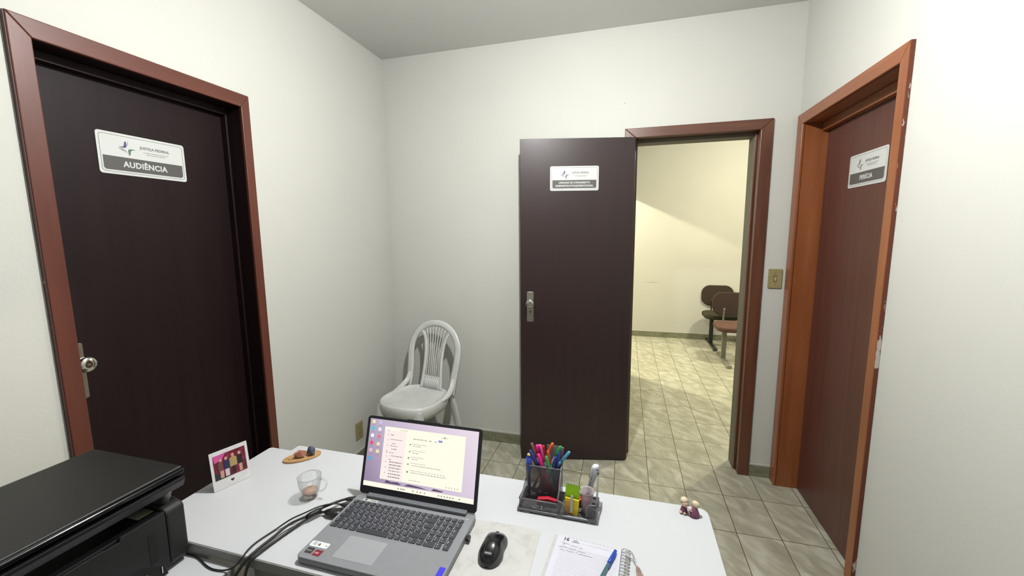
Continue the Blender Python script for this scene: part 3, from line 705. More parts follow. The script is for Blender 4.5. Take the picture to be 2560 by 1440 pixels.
OB('scroll_wheel', tube(bmesh.new(), [(-.0028, .036, mouse_h(.84)-.0040), (.0028, .036, mouse_h(.84)-.0040)], .0066, 18), M('wheel_rubber', (40, 40, 44), .35), t)
OB('button_seam', tube(bmesh.new(), [(0, -.0535+.107*u, mouse_h(u)+.0011) for u in (.60, .64, .68, .72, .76)], .0006, 6), VOID, t)
lg = OB('logo_frame', prism(bmesh.new(), rrect(.019, .0075, .002), 0, .0006), M('logo_frame_grey', (66, 66, 72), .4), t, loc=(0, -.0385, mouse_h(.14)+.0016), rot=(math.atan2(mouse_h(.19)-mouse_h(.10), .0096), 0, 0))
bm = bmesh.new()
for k in range(7): box(bm, -.0072+.0022*k, -.0056+.0022*k, -.0012, .0012+.0004*(k % 2), .0006, .0008)
OB('logo_marks', bm, M('logo_silver', (200, 200, 206), .4), lg)

# glass cup
G = NT('clear_glass'); G.t.nodes.remove(G.b)
gt = G.n('ShaderNodeBsdfTransparent'); gg = G.n('ShaderNodeBsdfGlossy'); gg.inputs['Roughness'].default_value = .03
lw = G.n('ShaderNodeLayerWeight'); lw.inputs['Blend'].default_value = .35
G.l(G.ramp(lw.outputs['Facing'], [(0, (.99, .994, .992)), (.60, (.96, .965, .962)), (1, (.45, .47, .46))]), gt.inputs[0])
gm = G.n('ShaderNodeMixShader'); G.l(G.math('ADD', G.math('MULTIPLY', lw.outputs['Fresnel'], .42), G.math('MULTIPLY', G.noise(60, 2), .03)), gm.inputs[0])
G.l(gt.outputs[0], gm.inputs[1]); G.l(gg.outputs[0], gm.inputs[2])
G.l(gm.outputs[0], [n_ for n_ in G.t.nodes if n_.type == 'OUTPUT_MATERIAL'][0].inputs[0])
t = TH('glass_cup', 'small cut-glass cup with a handle and a little tea left', 'cup', (-.6230, -1.553, DZ), math.radians(8))
prof = [(.0, .0005), (.0175, .0005), (.0185, .003), (.019, .008), (.0235, .018), (.0275, .032), (.0300, .046), (.0315, .060), (.0320, .066), (.0306, .0665), (.0296, .062), (.0280, .046), (.0255, .032), (.0215, .019), (.0150, .011), (0, .0095)]
bm = bmesh.new(); n = 48
rings = []
for r_, z_ in prof:
    ring = []
    for k in range(n):
        a = 2*PI*k/n; f_ = 1.0
        if r_ > .017 and z_ < .050 and z_ > .002: f_ = 1+.035*abs(math.cos(4*a+z_*90))-.018
        ring.append(bm.verts.new((r_*f_*math.cos(a), r_*f_*math.sin(a), z_)))
    rings.append(ring)
for i in range(len(rings)-1):
    for k in range(n):
        f = bm.faces.new((rings[i][k], rings[i][(k+1) % n], rings[i+1][(k+1) % n], rings[i+1][k])); f.smooth = True
bmesh.ops.remove_doubles(bm, verts=bm.verts, dist=1e-5)
OB('bowl', bm, G.m, t)
OB('handle', tube(bmesh.new(), catmull([(.0305, 0, .056), (.040, 0, .060), (.050, 0, .057), (.0525, 0, .046), (.047, 0, .033), (.038, 0, .024), (.0285, 0, .021)], 6), .0032, 12, flat=.8), G.m, t)
T_ = NT('tea'); T_.b.inputs['Base Color'].default_value = (.62, .30, .14, 1); T_.b.inputs['Alpha'].default_value = .75; T_.b.inputs['Roughness'].default_value = .05
T_.l(T_.noise(20, 2), T_.n('ShaderNodeMath').inputs[0])
OB('tea', lathe(bmesh.new(), [(0, .0102), (.0148, .0118), (.0200, .0195), (.0214, .0230), (0, .0230)], 32), T_.m, t)

t = TH('oval_board', 'small oval wooden board with two stones on it', 'board', (-.8070, -1.3850, DZ), math.radians(44))
WD = wood('board_wood', (176, 132, 84), (206, 162, 110), .55, 'X', 14, 0)
OB('board', prism(bmesh.new(), ellipse(.0585, .0300, 0, 0, 40), .0005, .0065), WD, t, bev=.0015)
bm = bmesh.new(); tube(bm, catmull([(-.046, .003, .0066), (-.034, -.010, .0066), (-.022, -.006, .0066), (-.026, .008, .0066)], 5), .0005, 6); tube(bm, [(-.042, -.004, .0066), (-.036, -.014, .0066)], .0005, 6)
OB('drawn_marks', bm, M('pencil_brown', (120, 88, 62), .7), t)
def stone(label, loc, s, cols, seed, rz):
    tn_ = NT('stone'); nz_ = tn_.noise(70, 4, .6)
    tn_.l(tn_.ramp(nz_, [(.35, srgb(cols[0])), (.6, srgb(cols[1]))]), tn_.b.inputs['Base Color']); tn_.b.inputs['Roughness'].default_value = .35
    bm = bmesh.new(); blob(bm, (0, 0, s[2]*.8), s, sub=1, jit=.62, seed=seed)
    return TAG(OB('stone', bm, tn_.m, None, loc=loc, rot=(0, 0, rz), bev=.0012), label, 'stone', 'stones on the oval board')
stone('rough coppery orange stone on the oval board', (-.8060, -1.3960, DZ+.0063), (.019, .012, .016), ((140, 82, 62), (200, 140, 116)), 3, .5)
stone('dark slate-blue stone on the oval board', (-.7830, -1.3700, DZ+.0063), (.017, .014, .018), ((52, 58, 76), (96, 104, 124)), 8, .3)

# ------------------------------------------------------------------ photo card
t = TH('photo_card', 'instant photo of four people standing on the desk corner', 'photo', (-.8960, -1.5640, DZ), math.radians(71.5))
lean = math.radians(-7)
CARD = M('card_white_gloss', (232, 230, 230), .25)
root = OB('card', prism(bmesh.new(), rrect(.101, .116, .0015, 0, .058), 0, .0012, 'XZ'), CARD, t, rot=(lean, 0, 0), loc=(0, 0, .0008))
OB('back_foot', BX(-.045, .045, .0016, .030, .0003, .0012), CARD, t)
tn_ = NT('photo_background'); nz_ = tn_.noise(38, 4, .6)
tn_.l(tn_.ramp(nz_, [(.3, srgb((58, 22, 34))), (.55, srgb((120, 28, 52))), (.75, srgb((190, 60, 120)))]), tn_.b.inputs['Base Color']); tn_.b.inputs['Roughness'].default_value = .3
pic = OB('picture', BX(-.0430, .0430, -.0004, 0, .0300, .1040), tn_.m, root)
def flat(name, pts, m, d): OB(name, prism(bmesh.new(), pts, -d, -d+.0002, 'XZ'), m, pic)
PS = M('print_skin', (206, 158, 138), .4); PN = M('print_navy', (48, 42, 84), .4); PT = M('print_tan', (176, 150, 98), .4); PB = M('print_black', (34, 26, 32), .4); PW = M('print_white', (214, 204, 210), .4); PG = M('print_floor_green', (38, 44, 40), .5); PP = M('print_brown', (112, 70, 66), .4); PH = M('print_pink', (214, 90, 160), .5)
flat('printed_floor', [(-.043, .030), (-.012, .030), (-.020, .046), (-.043, .050)], PG, .0007)
flat('printed_light', [(-.043, .104), (-.010, .104), (-.020, .088), (-.040, .082)], PH, .0007)
def fig(x, h, top, leg, legw, legcol, w=.007):
    z0 = .033
    flat('printed_person', [(x-legw, z0), (x+legw, z0), (x+legw*1.1, z0+h*.42), (x-legw*1.1, z0+h*.42)], legcol, .0009)
    flat('printed_person', [(x-w, z0+h*.36), (x+w, z0+h*.36), (x+w*1.05, z0+h*.74), (x+w*.4, z0+h*.82), (x-w*.4, z0+h*.82), (x-w*1.05, z0+h*.74)], top, .0010)
    flat('printed_person', ellipse(.0042, .0052, x, z0+h*.90, 14), PS, .0011)
fig(-.024, .060, PP, None, .0045, PS, .0080)
fig(-.010, .060, PN, None, .0052, PW, .0085)
fig(.008, .064, PT, None, .0040, PB, .0095)
fig(.026, .062, PB, None, .0040, PS, .0070)
hp = []
for k in range(28):
    a = 2*PI*k/28; hp.append((.0003*16*math.sin(a)**3, .0003*(13*math.cos(a)-5*math.cos(2*a)-2*math.cos(3*a)-math.cos(4*a))+.0165))
OB('heart_print', prism(bmesh.new(), hp, -.0005, -.0001, 'XZ'), PB, root)

# ------------------------------------------------------------------ figurine
t = TH('figurine', 'tiny clay pair in cream hats and mauve dresses at the desk corner', 'figurine', (.4180, -1.3480, DZ), math.radians(-12))
FC = M('clay_cream', (226, 210, 178), .6); FH = M('clay_dark_hair', (70, 56, 40), .6); FK = M('clay_skin', (226, 186, 166), .55); FM = M('clay_mauve', (128, 74, 98), .5); FP = M('clay_pink', (232, 196, 190), .5)
bm = bmesh.new(); lathe(bm, [(0, .0005), (.0085, .0005), (.0095, .006), (.0075, .014), (.0045, .020), (0, .021)], 18, c=(-.012, 0)); OB('dress', bm, FM, t)
bm = bmesh.new(); lathe(bm, [(0, .0005), (.0145, .0005), (.0120, .010), (.0080, .020), (.0050, .025), (0, .026)], 18, c=(.014, -.002)); OB('dress', bm, FM, t)
OB('head', blob(bmesh.new(), (-.010, -.002, .0275), (.0088, .0085, .0085), sub=3), FK, t)
OB('head', blob(bmesh.new(), (.013, .003, .0285), (.0078, .0078, .0080), sub=3), FK, t)
OB('hair', blob(bmesh.new(), (-.0112, .0010, .0300), (.0096, .0092, .0078), sub=3), FH, t)
OB('hat', blob(bmesh.new(), (-.0125, .0015, .0350), (.0098, .0098, .0080), sub=3), FC, t)
OB('hat', blob(bmesh.new(), (.0165, .0015, .0315), (.0105, .0088, .0085), rot=Matrix.Rotation(.5, 3, 'Y'), sub=3), FC, t)
bm = bmesh.new(); tube(bm, catmull([(-.006, -.006, .022), (.001, -.010, .020), (.008, -.009, .015)], 5), .0022, 8); OB('arm', bm, FP, t)
bm = bmesh.new(); tube(bm, catmull([(.008, -.004, .022), (.002, -.008, .013), (.003, -.010, .004)], 5), .0020, 8); OB('arm', bm, FP, t)
bm = bmesh.new(); blob(bm, (-.018, -.007, .004), (.0045, .006, .0035), sub=2); blob(bm, (-.009, -.008, .004), (.0040, .006, .0035), sub=2); OB('foot', bm, FK, t)

# ------------------------------------------------------------------ planner with spiral, pen
NR = math.radians(-4.3)
NX, NY = .0905, -1.5215
t = TH('spiral_planner', 'open spiral planner showing page 16 with handwriting', 'planner', (NX, NY, DZ), NR)
PAGE = M('planner_page', (216, 216, 226), .6, 0, .01)
COVER = M('planner_cover', (204, 202, 202), .4)
OB('cover', prism(bmesh.new(), rrect(.176, .232, .004, .082, -.114), .0004, .0022), COVER, t)
OB('page_block', BX(.004, .166, -.226, -.004, .0024, .0105), PAGE, t, bev=.0004)
pz = .0106
bm = bmesh.new()
for k in range(34): box(bm, .018, .150, -.0400-.0052*k, -.0397-.0052*k, pz, pz+.0002)
OB('ruled_lines', bm, M('rule_grey', (206, 206, 216), .7), t)
INK = M('print_black_ink', (52, 50, 54), .6); PEN_INK = M('handwriting_violet_grey', (112, 106, 128), .6)
TXT('page_number', '16', .0145, INK, t, (.0265, -.0145, pz), bold=.0004, ext=.0001)
bm = bmesh.new()
for k in range(5): box(bm, .044+.0022*k, .0456+.0022*k, -.0150, -.0125, pz, pz+.0002)
for k in range(7): box(bm, .041+.0026*k, .0430+.0026*k, -.0195, -.0175, pz, pz+.0002)
OB('date_print', bm, INK, t)
bm = bmesh.new()
for k in range(12): box(bm, .030+.0092*k, .0355+.0092*k, -.0072, -.0066, pz, pz+.0002)
OB('month_marks', bm, S_TXT, t)
OB('shaded_box', BX(.062, .132, -.0185, -.0115, pz, pz+.0002), M('page_grey_tint', (214, 214, 218), .6), t)
def scribble(x0, x1, yy, seed, amp=.0014):
    rnd = random.Random(seed); pts = []; x = x0
    while x < x1:
        pts.append((x, yy+rnd.uniform(-1, 1)*amp*(1.8 if rnd.random() < .15 else 1), pz+.0003)); x += .0010+rnd.random()*.0008
    return catmull(pts, 3)
bm = bmesh.new()
tube(bm, catmull([(.022, -.024, pz+.0003), (.019, -.028, pz+.0003), (.023, -.031, pz+.0003), (.026, -.026, pz+.0003), (.023, -.037, pz+.0003)], 4), .00028, 5)
for a, b, yy, s_ in [(.026, .038, -.0300, 1), (.041, .057, -.0318, 2), (.060, .070, -.0322, 3), (.014, .034, -.0420, 4), (.038, .056, -.0425, 5), (.060, .079, -.0440, 6), (.018, .030, -.0500, 7), (.034, .052, -.0505, 8), (.056, .060, -.0510, 9), (.064, .096, -.0520, 10)]:
    tube(bm, scribble(a, b, yy, s_), .00026, 5)
OB('handwriting', bm, PEN_INK, t)
WIRE = M('spiral_wire_white', (206, 206, 204), .35, .3)
for k in range(23):
    yy = -.010-.0094*k
    bm = bmesh.new(); pts = []
    for j in range(15):
        a = math.radians(200-j*230/14); pts.append((.1640+.0100*math.cos(a)+.002, yy+.0006*j/14, .0105+.0095*math.sin(a)))
    pts2 = [(p[0], p[1]-.0022, p[2]) for p in pts]
    tube(bm, pts, .00075, 6); tube(bm, pts2, .00075, 6); OB('spiral_ring', bm, WIRE, t)
TAS = M('tassel_dusty_rose', (176, 148, 138), .7)
bm = bmesh.new(); tube(bm, catmull([(.165, -.012, .020), (.178, -.010, .016), (.188, -.020, .006), (.192, -.034, .003)], 6), .0011, 6)
tube(bm, catmull([(.165, -.014, .019), (.180, -.016, .014), (.187, -.026, .006), (.192, -.034, .003)], 6), .0011, 6); OB('bookmark_cord', bm, WIRE, t)
bm = bmesh.new()
for k in range(14):
    a = (k-6.5)*.0010; zz = .0016+.0030*(k % 3); tube(bm, catmull([(.192, -.033, .003), (.195+a*.6, -.044, zz+.001), (.201+a*1.1, -.062, zz), (.203+a*1.5+.001*(k % 2), -.096-.003*(k % 4), zz)], 5), .0008, 6)
OB('tassel', bm, TAS, t)

BLUE = M('pen_cap_blue', (34, 74, 186), .3)
def frosted(name, rgb, tr=.6, rough=.12):
    q_ = NT(name); q_.b.inputs['Base Color'].default_value = (*srgb(rgb), 1); q_.b.inputs['Transmission Weight'].default_value = tr; q_.b.inputs['Roughness'].default_value = rough
    q_.l(q_.noise(20), q_.n('ShaderNodeMath').inputs[0]); return q_.m
def axis_obj(label, name, cat, top, bot, parts, group=None):
    """thing with its axis from top (cap end) to bot; parts: (name, s0, s1, r0, r1, material) with s along the axis in metres from the top"""
    A = Vector(top); B = Vector(bot); d = (B-A).normalized(); q = Vector((0, 0, -1)).rotation_difference(d)
    t = TH(name, label, cat, B, 0, group); t.rotation_mode = 'QUATERNION'; t.rotation_quaternion = q; L = (B-A).length
    for nm, s0, s1, ra, rb, m in parts:
        s1 = min(s1, L)
        bm = bmesh.new(); e = min(.0015, abs(s1-s0)/4)
        lathe(bm, [(ra*.7, L-s0), (ra, L-s0-e), (rb, L-s1+e), (rb*.75, L-s1)], 14); OB(nm, bm, m, t)
    return t
t = axis_obj('blue capped ballpoint pen lying on the open planner', 'ballpoint_pen', 'pen', (.2325, -1.5500, DZ+.0160), (.1850, -1.6935, DZ+.0155),
         [('cap', 0, .045, .0036, .0046, BLUE), ('barrel', .0452, .146, .0038, .0038, frosted('barrel_teal_clear', (140, 205, 215), .75)), ('tip', .1462, .1515, .0028, .0008, CHROME)])
L_ = .151
OB('ink_tube', lathe(bmesh.new(), [(.0016, .006), (.0016, .104)], 8), M('ink_dark_teal', (14, 60, 90), .4), t)
OB('clip', BX(.0030, .0052, -.0018, .0018, L_-.058, L_-.010), BLUE, t, bev=.0006)

# ------------------------------------------------------------------ desk organiser
OX0, OX1, OY0, OY1 = -.026, .180, -1.455, -1.355
MESHM = NT('black_wire_mesh'); tc_ = MESHM.n('ShaderNodeNewGeometry'); s_ = MESHM.n('ShaderNodeSeparateXYZ'); MESHM.l(tc_.outputs['Position'], s_.inputs[0])
def hole(a): return MESHM.math('GREATER_THAN', MESHM.math('FRACT', MESHM.math('DIVIDE', a, .0016)), .36)
h1 = hole(MESHM.math('ADD', s_.outputs[0], s_.outputs[1])); h2 = hole(s_.outputs[2])
MESHM.l(MESHM.math('SUBTRACT', 1, MESHM.math('MULTIPLY', h1, h2)), MESHM.b.inputs['Alpha'])
MESHM.b.inputs['Base Color'].default_value = (*srgb((104, 102, 106)), 1); MESHM.b.inputs['Roughness'].default_value = .4
GM = M('organiser_grey_metal', (116, 116, 119), .34)
t = TH('desk_organiser', 'dark wire-mesh desk organiser full of pens and notes', 'desk organiser', ((OX0+OX1)/2, (OY0+OY1)/2, DZ))
gx, gy = (OX0+OX1)/2, (OY0+OY1)/2
def o_(bm): bmesh.ops.translate(bm, verts=bm.verts, vec=(-gx, -gy, -DZ)); return bm
MX = .079      # divider
def wallp(name, p0, p1, prof, m=None, rim=True, th=.0008):
    """upright mesh panel from p0 to p1 (xy) with profile [(s,z)...] along it for the top edge"""
    P0, P1 = Vector(p0), Vector(p1); bm = bmesh.new(); d = (P1-P0); nrm = Vector((-d.y, d.x)).normalized()*th/2
    top = []; bot = []
    for s_0, z_ in prof:
        q = P0+d*s_0; top.append(Vector((q.x, q.y, z_))); bot.append(Vector((q.x, q.y, .776)))
    for i in range(len(prof)-1):
        bm.faces.new([bm.verts.new(v) for v in (bot[i], bot[i+1], top[i+1], top[i])])
    OB(name, o_(bm), m or MESHM.m, t)
    if rim: OB('rim', o_(tube(bmesh.new(), [tuple(v) for v in top], .0020, 8)), GM, t)
ZT_ = .872; ZF = .806
yt = -1.397   # front of the tall cup
wallp('mesh_front', (OX0+.006, yt), (MX, yt), [(0, ZT_), (1, ZT_)])
wallp('mesh_back', (OX0+.006, OY1), (MX, OY1), [(0, ZT_), (1, ZT_)])
wallp('mesh_side', (OX0+.006, yt), (OX0+.006, OY1), [(0, ZT_), (1, ZT_)])
wallp('mesh_side', (OX0, OY0+.004), (OX0+.006, yt), [(0, ZF), (.55, ZF+.004), (1, ZF+.026)])
wallp('mesh_divider', (MX, OY0+.004), (MX, OY1), [(0, ZF+.010), (.25, ZF+.018), (.60, ZT_), (1, ZT_)])
wallp('mesh_tray_front', (OX0, OY0+.004), (MX, OY0+.004), [(0, ZF), (1, ZF)])
wallp('mesh_side', (OX1, OY0+.004), (OX1, OY1), [(0, ZF+.014), (.3, ZF+.024), (.62, ZT_-.006), (1, ZT_-.006)])
wallp('mesh_slot_panel', (MX, OY0+.004), (MX+.026, OY0+.004), [(0, ZF+.010), (.4, ZF+.007), (.8, ZF-.006), (1, ZF-.024)])
wallp('mesh_slot_panel', (MX+.075, OY0+.004), (OX1, OY0+.004), [(0, ZF-.026), (.06, ZF+.000), (.3, ZF+.012), (1, ZF+.014)])
OB('back_wire', o_(tube(bmesh.new(), [(MX, OY1, .848), (OX1, OY1, .848)], .0014, 8)), M('wire_brass_tone', (150, 140, 108), .35, .5), t)
bm = bmesh.new(); box(bm, OX0-.003, OX1+.002, OY0, OY1+.002, .7745, .7755); OB('floor_plate', o_(bm), MESHM.m, t)
bm = bmesh.new(); box(bm, OX0-.005, OX1+.003, OY0-.002, OY0+.004, DZ+.004, DZ+.0105); box(bm, OX0-.005, OX0-.001, OY0+.004, OY1, DZ+.004, DZ+.0105); box(bm, OX1-.001, OX1+.003, OY0+.004, OY1, DZ+.004, DZ+.0105); box(bm, OX0-.001, OX1-.001, OY1-.002, OY1+.002, DZ+.004, DZ+.0105)
OB('base_frame', o_(bm), GM, t, bev=.001)
for x in (OX0+.02, MX+.006, OX1-.012):
    for y_ in (OY0+.001, OY1-.006): OB('foot', o_(BX(x-.010, x+.010, y_-.004, y_+.004, DZ+.0003, DZ+.0039)), GM, t)

# pens in the tall cup; bottoms pulled inside it
def inside(top, bot):
    A = Vector(top); B = Vector(bot)
    B.x = min(max(B.x, OX0+.012), MX-.007); B.y = min(max(B.y, yt+.007), OY1-.007)
    A.y = min(max(A.y, yt+.004), OY1-.002)
    # keep the shaft inside the rim where it crosses it
    k = (ZT_-B.z)/(A.z-B.z); xr = B.x+(A.x-B.x)*k
    if xr > MX-.006: B.x -= (xr-(MX-.006))/(1-k) if k < .95 else 0
    if xr < OX0+.012: B.x += (OX0+.012-xr)/(1-k) if k < .95 else 0
    B.x = min(max(B.x, OX0+.012), MX-.006)
    return A, B
def cm(n, c, r=.35): return M('pen_'+n, c, r)
CLEAR = frosted('pen_clear_barrel', (200, 198, 204), .7)
pens = [
 ('felt_tip_pen', 'brown-capped felt-tip pen leaning at the left back of the organiser', (-.0077, -1.378, .9292), (.045, -1.378, .779), (140, 92, 76), (150, 150, 156), .0042, .042),
 ('ballpoint_pen', 'blue ballpoint leaning right across the front left of the organiser', (-.0103, -1.388, .9123), (.066, -1.390, .779), (46, 62, 158), None, .0040, .050),
 ('marker_pen', 'dark red marker low at the front left of the organiser', (-.0020, -1.384, .8900), (.050, -1.386, .779), (140, 40, 56), (120, 36, 50), .0045, .040),
 ('highlighter', 'fat hot-pink highlighter standing between the brown pen and the pale pink pen', (.0077, -1.370, .9213), (.024, -1.370, .779), (240, 24, 140), (236, 60, 150), .0068, .035),
 ('felt_tip_pen', 'pale pink-capped pen standing tall in the middle of the organiser', (.0162, -1.377, .9270), (.053, -1.378, .779), (236, 92, 160), None, .0046, .048),
 ('highlighter', 'pink highlighter lowest of the pinks, at the front of the organiser', (.0137, -1.389, .9052), (.055, -1.390, .779), (236, 34, 132), (214, 28, 112), .0058, .060),
 ('felt_tip_pen', 'red-capped pen at the very back of the organiser', (.0224, -1.361, .9173), (.029, -1.362, .779), (206, 44, 58), (190, 60, 60), .0042, .035),
 ('felt_tip_pen', 'orange-capped pen, topmost in the organiser', (.0510, -1.366, .9307), (-.008, -1.366, .779), (246, 110, 50), (236, 104, 52), .0046, .045),
 ('felt_tip_pen', 'red-orange capped pen with a clear barrel in front of the orange one', (.0407, -1.388, .9176), (.066, -1.389, .779), (214, 74, 44), None, .0044, .036),
 ('marker_pen', 'light green marker with a clip at the front of the organiser', (.0387, -1.391, .9042), (.062, -1.391, .779), (58, 190, 96), (50, 176, 84), .0050, .060),
 ('felt_tip_pen', 'green-capped pen leaning right in the organiser', (.0754, -1.374, .9289), (.006, -1.375, .779), (44, 168, 86), (150, 150, 156), .0044, .036),
 ('felt_tip_pen', 'greyish purple pen at the back right of the organiser', (.0790, -1.362, .9198), (.062, -1.362, .779), (110, 92, 120), (100, 88, 112), .0044, .060),
 ('ballpoint_pen', 'tall navy blue pen at the right front of the organiser', (.0712, -1.387, .9167), (.058, -1.388, .779), (30, 62, 150), (28, 56, 136), .0042, .050),
 ('ballpoint_pen', 'shorter navy blue pen beside the tall navy one', (.0640, -1.3905, .9047), (.046, -1.391, .779), (34, 60, 146), (30, 54, 130), .0042, .045),
 ('felt_tip_pen', 'light blue pen leaning furthest right out of the organiser', (.0991, -1.369, .9133), (.006, -1.370, .779), (92, 178, 220), (110, 188, 224), .0043, .040),
]
for k, (nm, lab, a, b, cc, bc, r_, cl) in enumerate(pens):
    A, B = inside(a, b)
    capm = cm('cap_%d_%d_%d' % cc, cc, .28); bmx = CLEAR if bc is None else cm('barrel_%d_%d_%d' % bc, bc, .35)
    tt = axis_obj(lab, nm, 'pen', A, B, [('cap', 0, cl, r_*.92, r_, capm), ('barrel', cl+.0002, 1, r_*.86, r_*.80, bmx)], 'pens standing in the desk organiser')
    if nm != 'highlighter':
        LL = (A-B).length; OB('clip', BX(-.0009, .0009, -r_-.0016, -r_+.0002, LL-cl*.8, LL-.004), capm, tt)
A, B = inside((-.0126, -1.3905, .8990), (-.0120, -1.3905, .779))
tt = axis_obj('ribbed blue pen with a pale yellow tip at the organiser left corner', 'novelty_pen', 'pen', A, B, [('ribbed_grip', .004, .045, .0070, .0075, cm('blue_ribbed', (30, 58, 170))), ('barrel', .0452, 1, .0044, .0044, cm('blue_dark', (26, 44, 120)))], 'pens standing in the desk organiser')
LL = (A-B).length
OB('tip_ball', blob(bmesh.new(), (0, 0, LL+.001), (.0056, .0056, .0046), sub=3), cm('ball_yellow', (226, 196, 128)), tt)
bm = bmesh.new()
for k in range(10):
    a = 2*PI*k/10; tube(bm, [(.0074*math.cos(a), .0074*math.sin(a), LL-.042), (.0072*math.cos(a), .0072*math.sin(a), LL-.006)], .0009, 6)
OB('rib', bm, cm('blue_light_rib', (84, 112, 220)), tt)
t = TH('clear_ruler', 'clear plastic plate standing behind the pens', 'ruler', (.052, -1.3585, .778))
OB('plate', BX(-.019, .019, -.0006, .0006, 0, .142), frosted('ruler_clear', (196, 190, 194), .45, .25), t, rot=(0, 0, 0))

# things in the right-hand compartments and tray
t = TH('sticky_note_pad', 'yellow sticky note pad propped in the front slot of the organiser', 'note pad', (.1130, -1.4360, .7762), math.radians(-4))
OB('notes', BX(-.019, .019, -.0045, .0005, 0, .040), M('note_yellow', (250, 222, 30), .6), t, rot=(math.radians(-8), math.radians(4), 0))
OB('patterned_strip', BX(-.0188, -.004, -.0052, -.0047, .002, .034), M('note_orange', (246, 190, 76), .6), t, rot=(math.radians(-8), math.radians(4), 0))
t = TH('sticky_note_pad', 'lime green sticky note pad standing behind the yellow one', 'note pad', (.1130, -1.4260, .7762), math.radians(-4))
OB('notes', BX(-.020, .019, -.004, .001, 0, .070), M('note_lime', (176, 238, 30), .6), t, rot=(math.radians(-8), math.radians(3), 0))
bm = bmesh.new()
for k in range(9): box(bm, -.019+.0043*k, -.0168+.0043*k, -.0045, .0015, .0695, .0712)
OB('wire_edge', bm, BLACK, t, rot=(math.radians(-8), math.radians(3), 0))
t = TH('label_strip', 'narrow white plastic strip clipped over the sticky notes', 'strip', (.1150, -1.4435, .7790), math.radians(-2))
OB('strip', prism(bmesh.new(), rrect(.0072, .050, .003, 0, .025), -.001, .0006, 'XZ'), M('strip_pearl', (214, 208, 206), .35), t, rot=(math.radians(-8), 0, 0))
OB('strip_end', prism(bmesh.new(), rrect(.0078, .005, .002, 0, .0015), -.0016, .0010, 'XZ'), M('strip_rust', (176, 92, 60), .5), t, rot=(math.radians(-8), 0, 0))
t = TH('measuring_cup', 'frosted plastic cup with something magenta inside, right side of the organiser', 'plastic cup', (.1530, -1.4190, .7765), 0)
FRO = NT('frosted_plastic'); FRO.b.inputs['Base Color'].default_value = (*srgb((226, 214, 216)), 1); FRO.b.inputs['Transmission Weight'].default_value = .55; FRO.b.inputs['Roughness'].default_value = .35; FRO.b.inputs['IOR'].default_value = 1.2
FRO.l(FRO.noise(20), FRO.n('ShaderNodeMath').inputs[0])
OB('cup_wall', lathe(bmesh.new(), [(.0115, 0), (.0125, .002), (.0150, .030), (.0182, .058), (.0215, .0605), (.0215, .0615), (.0175, .0590), (.0142, .030), (.0115, .004), (.0, .004)], 28), FRO.m, t)
OB('magenta_cap', lathe(bmesh.new(), [(.0098, .0045), (.0102, .014), (.008, .018)], 18), M('magenta_plastic', (206, 24, 96), .3), t)
bm = bmesh.new(); blob(bm, (-.002, -.002, .031), (.0095, .006, .011), sub=2, jit=.2, seed=4); OB('pink_contents', bm, M('salmon_pink', (250, 120, 120), .5), t)
t = TH('staple_remover', 'small red handle lying behind the frosted cup in the organiser', 'staple remover', (.1300, -1.3950, .7762), .2)
OB('handle', BX(-.014, .016, -.010, .010, .010, .022), M('red_plastic', (206, 30, 54), .35), t, bev=.004)
OB('jaw', BX(-.010, .012, -.008, .008, 0, .0098), M('jaw_steel', (120, 116, 118), .3, .8), t, bev=.001)
# thermometer
A = Vector((.1730, -1.3830, .8920)); B = Vector((.1500, -1.3770, .7790)); d = (B-A).normalized(); q = Vector((0, 0, -1)).rotation_difference(d)
t = TH('digital_thermometer', 'white handheld device with a dark display leaning in the organiser', 'thermometer', B); t.rotation_mode = 'QUATERNION'; t.rotation_quaternion = q
L_ = (A-B).length
bm = bmesh.new(); prof = [(.008, 0), (.0090, .030), (.0095, .06), (.0120, .090), (.0125, .108), (.009, L_)]
tube(bm, [(0, 0, z) for r_, z in prof], [r_ for r_, z in prof], 20, flat=.62); OB('body', bm, M('device_white', (226, 228, 232), .25), t, bev=0)
OB('display', prism(bmesh.new(), rrect(.012, .030, .003, 0, .088), -.0088, -.0080, 'XZ'), M('display_grey', (92, 106, 116), .15), t, rot=(0, 0, -.9))
OB('button', prism(bmesh.new(), ellipse(.0028, .0028, 0, .062, 14), -.0072, -.0060, 'XZ'), M('button_teal', (130, 190, 190), .3), t, rot=(0, 0, -.9))
OB('sensor_hole', prism(bmesh.new(), ellipse(.0018, .0022, .003, .106, 12), -.0086, -.0080, 'XZ'), VOID, t, rot=(0, 0, .5))
# tray contents
t = TH('stapler', 'small red stapler lying in the front tray of the organiser', 'stapler', (.0380, -1.4240, .7762), math.radians(6))
OB('body', prism(bmesh.new(), [(-.022, .010), (.030, .014), (.036, .020), (.010, .026), (-.018, .022)], -.006, .006, 'XZ'), M('stapler_red', (196, 36, 62), .3), t, bev=.002)
OB('jaw', BX(-.020, .032, -.005, .005, 0, .0095), M('stapler_steel', (92, 84, 88), .3, .8), t, bev=.001)
rnd = random.Random(3)
for k, (x, y_, lab) in enumerate([(.000, -1.436, 'loose bent paper clip in the organiser tray, the one nearest its left corner'), (.022, -1.442, 'loose bent paper clip in the organiser tray, left of the stapler jaw'), (.058, -1.443, 'loose bent paper clip in the organiser tray, in front of the red stapler')]):
    bm = bmesh.new(); tube(bm, catmull([(-.012, -.003, .001), (.010, -.004, .002), (.013, 0, .004), (.010, .003, .006), (-.010, .003, .005), (-.012, .0, .003), (.006, -.001, .003)], 5), .0007, 6)
    TAG(OB('paper_clip', bm, M('clip_steel', (190, 186, 180), .25, .9), None, loc=(x, y_, .7764), rot=(0, 0, rnd.uniform(-1, 1))), lab, 'paper clip', 'paper clips in the organiser tray')

